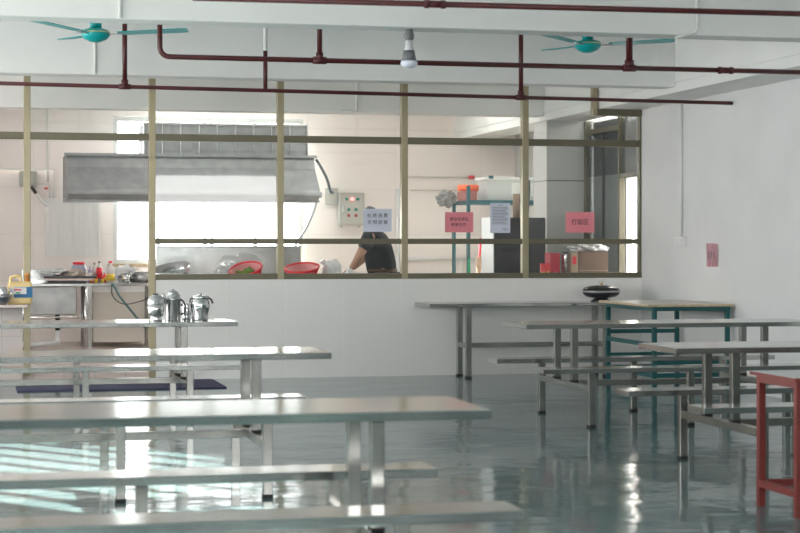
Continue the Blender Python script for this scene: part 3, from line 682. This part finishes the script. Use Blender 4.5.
for i in range(10):
    a = 2*PI*i/10; tube(bm, [(0.075*math.cos(a), 0.05*math.sin(a), 0.012), (0.157*math.cos(a), 0.105*math.sin(a), 0.087)], 0.004, 6)
tube(bm, [(-0.07, 0, 0.005), (0.07, 0, 0.005)], 0.005, 6); tube(bm, [(0, -0.05, 0.005), (0, 0.05, 0.005)], 0.005, 6)
obj('wire_frame', bm, M_polish, t)
t = thing('ladle', 'dark handled steel ladle lying beside the wire basket', 'ladle', (px(60, 22.4), 22.27, zt))
T('ladle_handle', M_dark, t, [(0.0, 0, 0.03), (0.09, 0, 0.055)], 0.01); L('ladle_cup', M_polish, t, [(0, 0), (0.025, 0.004), (0.04, 0.02), (0.045, 0.04), (0.04, 0.04), (0.0, 0.01)], 18, c=(-0.03, 0, 0))
t = thing('jar', 'blue grey plastic jar with bright red lid on the trays', 'jar', (px(79, 22.45), 22.48, zt))
L('jar_body', mat('blue_grey_plastic', (0.36, 0.38, 0.46), 0.35), t, [(0, 0), (0.08, 0), (0.095, 0.04), (0.095, 0.10), (0.07, 0.135), (0.055, 0.14), (0, 0.14)], 28)
L('jar_lid', M_redpl, t, [(0, 0.138), (0.06, 0.138), (0.075, 0.15), (0.072, 0.17), (0, 0.175)], 28)
bm = N(); blob(bm, (0, 0, 0.03), (0.12, 0.07, 0.05), 5, 0.5, 2.5, 4, flat=0.0); o = obj('cleaning_rag', bm, mat('beige_cloth', (0.42, 0.36, 0.31), 0.9), None)
o.location = (px(75.5, 22.3), 22.33, zt); tag(o, 'crumpled beige rag in front of the red lidded jar', 'cloth')
def bottle(name, p, y, h, r, mb, ml, mc, label, cap=0.03, z=0.87, band=(0.25, 0.6)):
    t = thing(name, label, 'bottle', (px(p, y), y, z), group='sauce bottles on the counter')
    L('bottle_body', mb, t, [(0, 0), (r, 0), (r, h*0.6), (r*0.85, h*0.7), (r*0.35, h*0.82), (r*0.35, h*0.92), (0, h*0.92)], 20)
    L('bottle_label', ml, t, [(r+0.0005, h*band[0]), (r+0.0015, h*band[0]), (r+0.0015, h*band[1]), (r+0.0005, h*band[1])], 20)
    L('bottle_cap', mc, t, [(0, h*0.9), (r*0.45, h*0.9), (r*0.45, h), (0, h)], 16)
clearp = mat('pale_plastic', (0.72, 0.70, 0.68), 0.25); M_yel = mat('yellow_plastic', (0.85, 0.62, 0.08), 0.35); M_or = mat('orange_plastic', (0.9, 0.25, 0.05), 0.35)
bottle('sauce_bottle', 90, 22.75, 0.21, 0.03, mat('lilac_plastic', (0.45, 0.40, 0.55), 0.3), clearp, clearp, 'lilac bottle just right of the red lidded jar')
bottle('sauce_bottle', 94.5, 22.8, 0.25, 0.032, clearp, clearp, M_cardl, 'clear bottle with brown cap, left of the red label bottle')
bottle('sauce_bottle', 99.5, 22.75, 0.27, 0.036, clearp, M_redpl, M_cardl, 'clear bottle with a broad red label', band=(0.2, 0.7))
bottle('sauce_bottle', 104.5, 22.85, 0.12, 0.028, M_redpl, M_yel, M_redpl, 'short red bottle between the two label bottles')
bottle('sauce_bottle', 110.5, 22.72, 0.27, 0.05, clearp, M_yel, M_redpl, 'wide bottle with yellow label and red cap', band=(0.1, 0.42))
for p, c, lb in ((91.5, M_or, 'small orange jar below the lilac bottle'), (96, M_yel, 'small yellow jar between the clear bottles'), (102.5, M_yel, 'small yellow jar right of the red label bottle')):
    t = thing('spice_jar', lb, 'jar', (px(p, 22.67), 22.69, 0.87), group='small spice jars')
    L('jar_body', c, t, [(0, 0), (0.022, 0), (0.022, 0.05), (0, 0.05)], 14); L('jar_lid', M_redpl, t, [(0, 0.05), (0.02, 0.05), (0.02, 0.07), (0, 0.07)], 14)
def pot(name, p, y, r, h, m, label, z=0.87, cat='pot'):
    t = thing(name, label, cat, (px(p, y), y, z))
    L('pot_body', m, t, [(0, 0), (r*0.8, 0), (r, h*0.35), (r, h), (r*0.94, h), (r*0.92, h*0.4), (r*0.7, 0.02), (0, 0.015)], 28)
    L('rim', M_polish, t, [(r, h-0.006), (r+0.008, h-0.003), (r+0.008, h+0.003), (r-0.01, h+0.003)], 28)
    T('pot_handle', M_dark, t, [(-r, 0, h*0.75), (-r-0.035, 0, h*0.75), (-r-0.035, 0, h*0.6), (-r, 0, h*0.6)], 0.006)
    return t
pot('cooking_pot', 126, 22.85, 0.065, 0.11, M_polish, 'small bright steel pot left of the dark pots')
pot('cooking_pot', 133.5, 23.05, 0.06, 0.12, M_dullsteel, 'small dark pot between the bright pot and large pot')
pot('cooking_pot', 143, 22.85, 0.095, 0.13, M_dullsteel, 'large dark pot beside the partition post')
bm = N(); blob(bm, (0, 0, 0.045), (0.13, 0.08, 0.05), 9, 0.4, 2.2, 4, flat=0.0); o = obj('plastic_bag', bm, M_bag, None); o.location = (px(125, 23.3), 23.3, 0.99-0.12); tag(o, 'crumpled white bag behind the small bright pot', 'bag'); o.scale = (1, 1, 2.2)

# things on left ledge
zl = 0.765
t = thing('oil_jug', 'yellow plastic jug with blue label on the left ledge', 'jug', (px(20, 18.05), 18.06, zl))
bm = N(); box(bm, -0.115, 0.115, -0.06, 0.06, 0, 0.22, bev=0.02); obj('jug_body', bm, mat('cream_yellow_plastic', (0.86, 0.66, 0.30), 0.3), t)
bm = N(); tube(bm, smooth_path([(-0.09, 0, 0.20), (-0.09, 0, 0.25), (-0.06, 0, 0.27), (0.0, 0, 0.265), (0.01, 0, 0.20)]), 0.015, 10); obj('jug_handle', bm, mat('cream_yellow_plastic', (0, 0, 0)), t)
L('jug_cap', mat('orange_cap', (0.8, 0.35, 0.1), 0.4), t, [(0, 0.215), (0.022, 0.215), (0.022, 0.28), (0.026, 0.28), (0.026, 0.30), (0, 0.30)], 18, c=(0.07, 0, 0))
LB = thing('jug_label_tmp', None, None); bpy.data.objects.remove(LB)
lb = B('jug_label', mat('blue_label', (0.02, 0.16, 0.36), 0.4), t, (-0.06, 0.117, -0.0615, -0.0600, 0.065, 0.17))
B('label_panel', M_white, lb, (-0.10, 0.06, -0.0630, -0.0615, 0.10, 0.165))
B('red_print', M_redpl, lb, (-0.06, 0.01, -0.0640, -0.0630, 0.135, 0.150)); B('green_print', mat('green_print', (0.05, 0.4, 0.15), 0.4), lb, (-0.04, 0.0, -0.0640, -0.0630, 0.105, 0.118))
t = thing('steel_bowl', 'dark steel bowl on the left ledge at the frame edge', 'bowl', (px(1.5, 18.0), 17.95, zl))
L('bowl_shell', M_dullsteel, t, [(0, 0), (0.04, 0), (0.07, 0.025), (0.092, 0.07), (0.098, 0.10), (0.090, 0.10), (0.06, 0.03), (0, 0.012)], 30)
t = thing('steel_cup', 'bright steel cup standing in the dark bowl', 'cup', (px(2.0, 18.0), 17.95, zl+0.02))
L('cup_body', M_polish, t, [(0, 0), (0.03, 0), (0.045, 0.03), (0.05, 0.14), (0.044, 0.15), (0, 0.152)], 24); T('cup_handle', M_polish, t, smooth_path([(0.045, -0.02, 0.12), (0.085, -0.02, 0.11), (0.08, -0.02, 0.06), (0.04, -0.02, 0.05)]), 0.008)

# prep table inside the kitchen
t = thing('prep_table', 'stainless preparation table just behind the glass, under the baskets', 'table', (3.08, 19.95, ZK))
ztp = 0.80
B('tabletop', M_steel, t, (-1.12, 1.13, -0.42, 0.42, ztp-0.04, ztp), bev=0.005)
for x in (-1.05, 1.05):
    for y in (-0.36, 0.36): B('leg', M_steelL, t, (x-0.025, x+0.025, y-0.025, y+0.025, 0, ztp-0.04))
B('shelf', M_steel, t, (-1.02, 1.02, -0.35, 0.35, 0.2, 0.23))
Z2 = ZK+ztp
def basket(name, p, y, r0, r1, h, tilt, m, label, z=Z2, cat='basket', solid=False, tx=0.0):
    t = thing(name, label, cat, (px(p, y), y, z))
    Mx = Matrix.Translation((0, 0, (abs(math.sin(tilt))+abs(math.sin(tx)))*r0)) @ Matrix.Rotation(tilt, 4, 'Y') @ Matrix.Rotation(tx, 4, 'X')
    if solid:
        L('bowl_shell', m, t, [(0, 0), (r0, 0), (r1*0.9, h*0.55), (r1, h), (r1-0.012, h), (r1*0.85, h*0.55), (r0*0.9, 0.01), (0, 0.01)], 32, M=Mx)
        return t, Mx
    bm = N(); lathe(bm, [(0, 0), (r0-0.004, 0), (r1-0.006, h), (r1-0.010, h), (r0-0.012, 0.006), (0, 0.006)], 40, M=Mx)
    obj('basket_wall', bm, mat('pale_red_plastic', (0.85, 0.35, 0.35), 0.4), t); bm = N()
    n = 36
    for i in range(n):
        a = 2*PI*i/n
        tube(bm, [Mx @ Vector((r0*math.cos(a), r0*math.sin(a), 0.01)), Mx @ Vector((r1*math.cos(a), r1*math.sin(a), h))], 0.006, 6)
    for k in (0.35, 0.65):
        r = r0+(r1-r0)*k
        tube(bm, [Mx @ Vector((r*math.cos(a), r*math.sin(a), h*k)) for a in [2*PI*i/36 for i in range(37)]], 0.006, 6, caps=False)
    obj('basket_shell', bm, m, t)
    bm = N(); tube(bm, [Mx @ Vector((r1*math.cos(a), r1*math.sin(a), h)) for a in [2*PI*i/40 for i in range(41)]], 0.013, 8, caps=False)
    obj('rim', bm, m, t)
    return t, Mx
basket('red_basket', 303, 19.9, 0.12, 0.19, 0.17, math.radians(-7), M_redpl, 'red plastic basket, nearer the person', tx=math.radians(14))
t2, Mx = basket('red_basket', 248, 19.95, 0.12, 0.18, 0.14, math.radians(-14), M_redpl, 'red plastic basket tipped up and holding green vegetables', tx=math.radians(20))
vg = mat('green_vegetable', (0.16, 0.30, 0.05), 0.5, var=0.4)
for k in range(9):
    a = random.random()*6.28; r = 0.09*random.random()**0.5
    c = Mx @ Vector((r*math.cos(a), r*math.sin(a), 0.09)); 
    bm = N(); d = Vector((random.uniform(-1, 1), random.uniform(-0.4, 0.4), 0.3)).normalized()*0.05
    tube(bm, smooth_path([-d, Vector((0, 0, 0.012)), d], 4), [0.006]+[0.016]*7+[0.006], 8)
    o = obj('green_pepper', bm, vg, None); o.location = Vector(t2.location)+c
    tag(o, 'small green pepper heaped in the tipped red basket', 'vegetable', 'green peppers in the red basket')
basket('steel_basin', 173, 19.8, 0.13, 0.22, 0.17, math.radians(-12), M_polish, 'wide pale basin at the left end of the table', tx=math.radians(12), solid=True, cat='basin')
basket('steel_basin', 213, 19.8, 0.10, 0.15, 0.15, 0.0, M_polish, 'shallow steel basin left of the vegetable basket', solid=True, cat='basin')
def bagobj(p, y, z, s, seed, label, top=None):
    bm = N(); blob(bm, (0, 0, s[2]*0.8), s, seed, 0.35, 2.4, 4, flat=0.0)
    if top: tube(bm, smooth_path([(top[0], 0, s[2]*1.3), (top[0]*1.8, 0, s[2]*1.3+top[1]*0.6), (top[0]*2.3, 0, s[2]*1.3+top[1])], 4), [0.03, 0.028, 0.024, 0.02, 0.022, 0.026, 0.03, 0.033, 0.035], 8)
    o = obj('plastic_bag', bm, M_bag, None); o.location = (px(p, y), y, z); return tag(o, label, 'bag')
bagobj(332, 19.95, Z2, (0.11, 0.10, 0.16), 2, 'tied white carrier bag between basket and person', (-0.05, 0.08))
bagobj(350.5, 19.72, Z2, (0.07, 0.06, 0.11), 8, 'small white bag under the hand of the person')
bm = N(); blob(bm, (0, 0, 0.12), (0.24, 0.10, 0.15), 13, 0.4, 1.8, 4, flat=0.0)
o = obj('clear_bag', bm, glassmat('clear_film', (0.93, 0.94, 0.95), 0.35, 0.25), None); o.location = (px(240, 20.25), 20.25, Z2+0.0); o.scale = (1, 1, 1.35); tag(o, 'crinkled clear plastic bag behind the vegetable basket', 'bag')

# back counter along the partition, right part
t = thing('side_counter', 'grey counter behind the low wall, under the boxes', 'counter', (5.82, 18.75, ZK))
B('worktop', M_steel, t, (-0.75, 1.0, -0.35, 0.35, 0.82, 0.85), bev=0.004); B('cabinet_body', bxm, t, (-0.72, 0.98, -0.32, 0.33, 0.0, 0.82))
ZC = ZK+0.85
def carton(name, p0, p1, y0, y1, h, m, label, cat='box', extra=None, z=ZC):
    x0, x1 = px(p0, y0), px(p1, y0)
    t = thing(name, label, cat, ((x0+x1)/2, (y0+y1)/2, z)); w = (x1-x0)/2; d = (y1-y0)/2
    B('box_body', m, t, (-w, w, -d, d, 0, h), bev=0.003)
    if extra: extra(t, w, d, h)
    return t
def flaps(t, w, d, h):
    B('tape_strip', M_cardl, t, (-w-0.001, w+0.001, -d-0.002, -d, h*0.40, h*0.42)); B('top_flap', M_card, t, (-w, w, -d-0.004, -d+0.05, h, h+0.006))
carton('cardboard_box', 579, 608, 18.6, 18.95, 0.33, M_card, 'dark brown cardboard box on the counter behind glass', extra=flaps)
carton('milk_carton', 571, 578.5, 18.6, 18.85, 0.325, M_cardl, 'tan box with red print left of the brown box', extra=lambda t, w, d, h: B('red_print', M_redpl, t, (-w*0.6, w*0.4, -d-0.001, -d, h*0.62, h*0.88)))
carton('red_box', 550.5, 560, 18.6, 18.8, 0.325, mat('crimson_card', (0.50, 0.02, 0.05), 0.4), 'tall crimson box left of the silver canister', extra=lambda t, w, d, h: B('white_print', M_pink, t, (-w*0.3, w*0.4, -d-0.001, -d, h*0.28, h*0.38)))
t = thing('canister', 'silver canister between red box and tan box', 'canister', (px(565.3, 18.7), 18.7, ZC)); L('canister_body', M_polish, t, [(0, 0), (0.042, 0), (0.042, 0.31), (0.04, 0.32), (0, 0.32)], 24); L('canister_lid', M_dark, t, [(0, 0.318), (0.047, 0.318), (0.047, 0.332), (0, 0.334)], 24)
for p0, p1, lb in ((541.5, 545.8, 'small red packet, left one of the pair'), (546.3, 550.2, 'small red packet, right one next to crimson box')):
    carton('snack_packet', p0, p1, 18.6, 18.66, 0.21, mat('packet_red', (0.75, 0.05, 0.06), 0.35), lb, 'packet', extra=lambda t, w, d, h: B('yellow_print', M_yel, t, (-w*0.6, w*0.5, -d-0.001, -d, h*0.4, h*0.6)))
bm = N(); blob(bm, (0, 0, 0.03), (0.20, 0.12, 0.07), 21, 0.45, 2.2, 4, flat=0.0); o = obj('clear_bag', bm, glassmat('clear_film2', (0.9, 0.91, 0.92), 0.25, 0.3), None); o.location = (px(590, 18.75), 18.76, ZC+0.338); tag(o, 'crumpled clear bag lying on the brown cardboard box', 'bag')

# teal storage rack
t = thing('storage_rack', 'teal metal storage rack at the back right of the kitchen', 'rack')
rx0, rx1, ry0, ry1 = 6.05, 7.15, 21.95, 22.65
M_rack = mat('rack_teal', (0.015, 0.10, 0.125), 0.4)
for x, y, h in ((rx0, ry0, 2.08), (rx0, ry1, 1.92), (rx1, ry0, 2.08), (rx1, ry1, 1.92)): B('upright', M_rack, t, (x, x+0.04, y, y+0.04, ZK, h))
for z in (0.5, 1.85): B('shelf', M_rack, t, (rx0+0.04, rx1, ry0+0.005, ry1+0.035, z, z+0.05))
t = thing('storage_crate', 'white storage crate on top of the teal rack', 'crate', (6.72, 22.3, 1.902))
bm = N(); prism(bm, [(-0.36, 0), (0.36, 0), (0.39, 0.29), (-0.39, 0.29)], 'y', -0.22, 0.22); obj('crate_body', bm, mat('crate_plastic', (0.60, 0.62, 0.61), 0.4), t)
B('rim', M_white, t, (-0.405, 0.405, -0.24, 0.24, 0.26, 0.295), bev=0.005); B('clip', M_rack, t, (-0.36, -0.30, -0.25, -0.235, 0.27, 0.31), (0.05, 0.14, -0.25, -0.235, 0.27, 0.31)); B('moulded_panel', M_conduit, t, (-0.05, 0.1, -0.226, -0.215, 0.05, 0.22), (0.15, 0.3, -0.226, -0.215, 0.05, 0.22))
bm = N(); tube(bm, [(-0.13, 0, 0.04), (0.13, 0, 0.04)], 0.04, 16); o = obj('orange_roll', bm, mat('orange_film', (1.0, 0.18, 0.06), 0.4), None); o.location = (px(472, 22.2), 22.12, 2.005)
tag(o, 'bright orange roll on the rack left of the white crate', 'roll')
o.location = (6.13, 22.2, 1.90+0.12)
t = thing('storage_box', 'reddish box under the orange roll on the rack', 'box', (6.13, 22.3, 1.90)); B('box_body', mat('red_strap', (0.42, 0.16, 0.14), 0.6), t, (-0.06, 0.09, -0.2, 0.2, 0, 0.118))
bm = N(); blob(bm, (0, 0, 0.0), (0.12, 0.10, 0.10), 31, 0.5, 2.0, 4); o = obj('plastic_bag', bm, mat('grey_film', (0.22, 0.23, 0.22), 0.3), None); o.location = (5.93, 22.5, 1.93); tag(o, 'dark crumpled bag hanging on the rack top corner', 'bag')
bm = N(); blob(bm, (0, 0, 0.13), (0.15, 0.12, 0.15), 33, 0.4, 2.0, 4, flat=0); o = obj('plastic_bag', bm, M_bag, None); o.location = (6.3, 22.3, 0.55); tag(o, 'white bag on the lower rack shelf', 'bag')
# dark fridge
FX0, FX1, FY = px(494, 19.45), px(545, 19.45), 19.45
t = thing('fridge', 'dark grey upright freezer with a white side', 'freezer', (0, 0, ZK))
B('side_panel', M_white, t, (FX0-0.008, FX0, FY, FY+0.48, 0.02, 1.565)); B('freezer_body', mat('grey_appliance', (0.05, 0.055, 0.058), 0.6, spec=0.2), t, (FX0, FX1, FY, FY+0.48, 0.0, 1.565))
xm = px(525, FY)
B('freezer_door', mat('charcoal_door', (0.022, 0.024, 0.026), 0.6, spec=0.2), t, (FX0+0.01, xm-0.005, FY-0.02, FY, 0.04, 1.55), bev=0.004); B('freezer_door', mat('grey_door', (0.06, 0.066, 0.068), 0.6, spec=0.2), t, (xm+0.005, FX1, FY-0.02, FY, 0.04, 1.55), bev=0.004)
B('door_handle', M_dark, t, (xm-0.03, xm-0.02, FY-0.045, FY-0.02, 0.7, 1.1), (xm+0.02, xm+0.03, FY-0.045, FY-0.02, 0.7, 1.1))
tag(T('cardboard_tube', M_cardl, None, [(px(516.5, 19.7), 19.7, ZK+1.565), (px(516.5, 19.7), 19.7, ZK+1.565+0.27)], 0.042, 20), 'brown cardboard tube standing on the freezer', 'tube')
tag(T('power_cable', M_cable, None, smooth_path([(px(531, 19.9), 19.96, 2.08), (px(531, 19.9), 19.96, 1.95), (px(530, 19.9), 19.96, 1.80), (px(529, 19.9), 19.96, 1.66)]), 0.010), 'dark cable hanging behind the freezer from a socket', 'cable')
# mop, broom
t = thing('mop', 'red handled mop leaning at the rack', 'mop')
T('mop_handle', M_redpl, t, [(px(476, 21.2), 21.2, 0.55), (px(484, 21.6), 21.75, 1.42)], 0.014); T('mop_head', mat('mop_strands', (0.55, 0.38, 0.28), 0.9), t, [(px(479, 21.3), 21.32, 0.98), (px(481.5, 21.35), 21.44, 1.17)], [0.02, 0.05]); 
T('mop_socket', M_yel, t, [(px(476, 21.2), 21.2, ZK), (px(476, 21.2), 21.2, 0.56)], 0.02)
t = thing('broom', 'green handled broom with yellow head beside the rack', 'broom')
T('broom_handle', mat('green_handle', (0.0, 0.35, 0.15), 0.4), t, [(px(469, 21.2), 21.2, 1.00), (px(471.5, 21.3), 21.4, 1.17)], 0.014); B('broom_head', M_yel, t, (px(466, 21.2), px(473, 21.2), 21.16, 21.24, 0.86, 1.0), bev=0.01); T('broom_stick', M_yel, t, [(px(469.5, 21.2), 21.2, ZK), (px(469.5, 21.2), 21.2, 0.87)], 0.014)

# ------------------------------------------------------------------ person
def skin(name, verts, edges, radii, m, parent, sub=2):
    me = bpy.data.meshes.new(name); me.from_pydata(verts, edges, []); o = bpy.data.objects.new(name, me); COL.objects.link(o)
    md = o.modifiers.new('skin', 'SKIN'); md.use_smooth_shade = True
    for i, r in enumerate(radii):
        sv = me.skin_vertices[0].data[i]; sv.radius = r if isinstance(r, tuple) else (r, r)
    me.skin_vertices[0].data[0].use_root = True
    s = o.modifiers.new('sub', 'SUBSURF'); s.levels = sub; s.render_levels = sub
    bpy.context.view_layer.update()
    me2 = bpy.data.meshes.new_from_object(o.evaluated_get(bpy.context.evaluated_depsgraph_get()))
    bpy.data.objects.remove(o); me2.materials.clear(); me2.materials.append(m)
    for p in me2.polygons: p.use_smooth = True
    o2 = bpy.data.objects.new(name, me2); COL.objects.link(o2); o2.parent = parent
    return o2
# local frame: person stands at origin, faces -x (towards the table), leaning forward
P = thing('person', 'person in a black short-sleeved shirt leaning over the preparation table', 'person', (px(381, 20.0), 20.05, ZK), math.radians(-20))
V = [(0.03, 0, 0.92), (0.0, 0, 1.08), (-0.04, 0, 1.24), (-0.06, 0, 1.36), (-0.07, 0, 1.43), (-0.085, 0, 1.49),      # pelvis..neck 0-5
     (0.04, -0.10, 0.88), (0.03, -0.12, 0.50), (0.06, -0.12, 0.10), (-0.06, -0.13, 0.04),                          # leg 6-9
     (0.04, 0.10, 0.88), (0.03, 0.12, 0.50), (0.06, 0.12, 0.10), (-0.06, 0.13, 0.04),                              # leg 10-13
     (-0.09, -0.19, 1.36), (-0.20, -0.25, 1.14), (-0.31, -0.17, 0.985),                                            # near arm 14-16
     (-0.09, 0.19, 1.36), (-0.20, 0.24, 1.12), (-0.38, 0.14, 0.96)]
E = [(0,1),(1,2),(2,3),(3,4),(4,5),(0,6),(6,7),(7,8),(8,9),(0,10),(10,11),(11,12),(12,13),(3,14),(14,15),(15,16),(3,17),(17,18),(18,19)]
R = [(0.08,0.09),(0.09,0.11),(0.11,0.14),(0.10,0.14),0.05,0.055, 0.10,0.07,0.05,0.045, 0.10,0.07,0.05,0.045, 0.075,0.05,0.032, 0.075,0.05,0.032]
skin('body', V, E, R, M_skin, P)
# shirt follows torso and upper arms
Vs = [(0.03, 0, 0.89), (0.01, 0, 1.06), (-0.03, 0, 1.24), (-0.06, 0, 1.35), (-0.08, 0, 1.41), (-0.09, -0.19, 1.355), (-0.165, -0.236, 1.19), (-0.09, 0.19, 1.355), (-0.165, 0.23, 1.19)]
skin('shirt', Vs, [(0,1),(1,2),(2,3),(3,4),(3,5),(5,6),(3,7),(7,8)], [(0.165,0.195),(0.16,0.185),(0.15,0.185),(0.14,0.185),0.095,0.095,0.082,0.095,0.082], M_black, P)
skin('trousers', [(0.03,0,0.93),(0.04,-0.10,0.84),(0.03,-0.12,0.50),(0.06,-0.12,0.10),(0.04,0.10,0.84),(0.03,0.12,0.50),(0.06,0.12,0.10)], [(0,1),(1,2),(2,3),(0,4),(4,5),(5,6)], [(0.15,0.175),0.13,0.095,0.075,0.13,0.095,0.075], mat('dark_trousers', (0.03, 0.03, 0.045), 0.8), P)
B('shoe', M_dark, P, (-0.14, 0.12, -0.17, -0.07, 0.0, 0.09), bev=0.025); B('shoe', M_dark, P, (-0.14, 0.12, 0.07, 0.17, 0.0, 0.09), bev=0.025)
bm = N(); lathe(bm, [(0.20, 0), (0.206, 0.0), (0.206, 0.035), (0.20, 0.035)], 32, c=(0, 0, 0.955))
for v in bm.verts: v.co.x = v.co.x*0.80+0.03; v.co.y *= 0.97
obj('belt', bm, mat('brown_belt', (0.10, 0.05, 0.03), 0.5), P)
# head: shaped sphere with nose, ears, eyes
hc = Vector((-0.105, 0, 1.565)); HM = Matrix.Translation(hc) @ Matrix.Rotation(math.radians(-55), 4, 'Z') @ Matrix.Rotation(math.radians(-25), 4, 'Y')
bm = N(); r = bmesh.ops.create_icosphere(bm, subdivisions=4, radius=1)
for v in r['verts']:
    d = v.co.copy(); x, y, z = d.x*0.095, d.y*0.075, d.z*0.12
    if z < 0: x = x*(1-0.25*(-d.z)) - 0.02*(-d.z); y *= (1-0.30*(-d.z))
    if d.x < -0.9: x -= 0.018*max(0, 1-abs(d.y)*6)*max(0, 1-abs(d.z+0.12)*3)
    v.co = HM @ Vector((x, y, z))
for f in bm.faces: f.smooth = True
hd = obj('head', bm, M_skin, P)
for s in (-1, 1):
    bm = N(); blob(bm, (0, 0, 0), (0.022, 0.009, 0.032), 1, 0.1, 1, 2)
    for v in bm.verts: v.co = HM @ (v.co + Vector((0.01, s*0.076, -0.01)))
    obj('ear', bm, M_skin, hd)
    bm = N(); blob(bm, (0, 0, 0), (0.008, 0.014, 0.008), 1, 0.0, 1, 2)
    for v in bm.verts: v.co = HM @ (v.co + Vector((-0.083, s*0.03, 0.012)))
    obj('eye', bm, M_white, hd)
bm = N(); tube(bm, [HM @ Vector((-0.087, -0.022, -0.058)), HM @ Vector((-0.093, 0, -0.06)), HM @ Vector((-0.087, 0.022, -0.058))], 0.005, 8); obj('mouth', bm, mat('lips', (0.4, 0.14, 0.12), 0.5), hd)
bm = N(); r = bmesh.ops.create_icosphere(bm, subdivisions=4, radius=1)
dl = []
for v in r['verts']:
    d = v.co.copy()
    k = 1+0.04*noise.noise(d*6)
    v.co = HM @ Vector((d.x*0.106*k+0.006, d.y*0.086*k, d.z*0.130*k+0.006))
    if d.z < 0.35 and d.x < -0.25 or d.z < -0.45: dl.append(v)
bmesh.ops.delete(bm, geom=dl, context='VERTS')
for f in bm.faces: f.smooth = True
bmesh.ops.solidify(bm, geom=bm.faces[:], thickness=0.004)
obj('hair', bm, M_hair, P)
def hand(c, s):
    w = Vector(c)
    bm = N()
    d = Vector((-0.75, 0.35*s, -0.45)).normalized(); sd = d.cross(Vector((0, 0, 1))).normalized(); up = sd.cross(d)
    vs = [w, w+d*0.045, w+d*0.085]; ed = [(0,1),(1,2)]; rr = [(0.026,0.026),(0.036,0.018),(0.038,0.015)]
    for k, (off, ln) in enumerate(((-0.030, 0.062), (-0.010, 0.072), (0.011, 0.067), (0.030, 0.052))):
        b0 = len(vs); p = w+d*0.08+sd*off; vs += [p, p+d*ln*0.5-up*0.006, p+d*ln*0.8-up*0.026, p+d*ln*0.9-up*0.046]
        ed += [(2, b0), (b0, b0+1), (b0+1, b0+2), (b0+2, b0+3)]; rr += [(0.0095,)*2, (0.009,)*2, (0.0085,)*2, (0.007,)*2]
    b0 = len(vs); vs += [w+d*0.035-sd*0.034*s, w+d*0.062-sd*0.055*s-up*0.01, w+d*0.088-sd*0.058*s-up*0.024]; ed += [(1, b0), (b0, b0+1), (b0+1, b0+2)]; rr += [(0.012,)*2, (0.0105,)*2, (0.008,)*2]
    skin('hand', [tuple(v) for v in vs], ed, rr, M_skin, P, 1)
hand((-0.31, -0.17, 0.985), 1); hand((-0.38, 0.14, 0.96), -1)
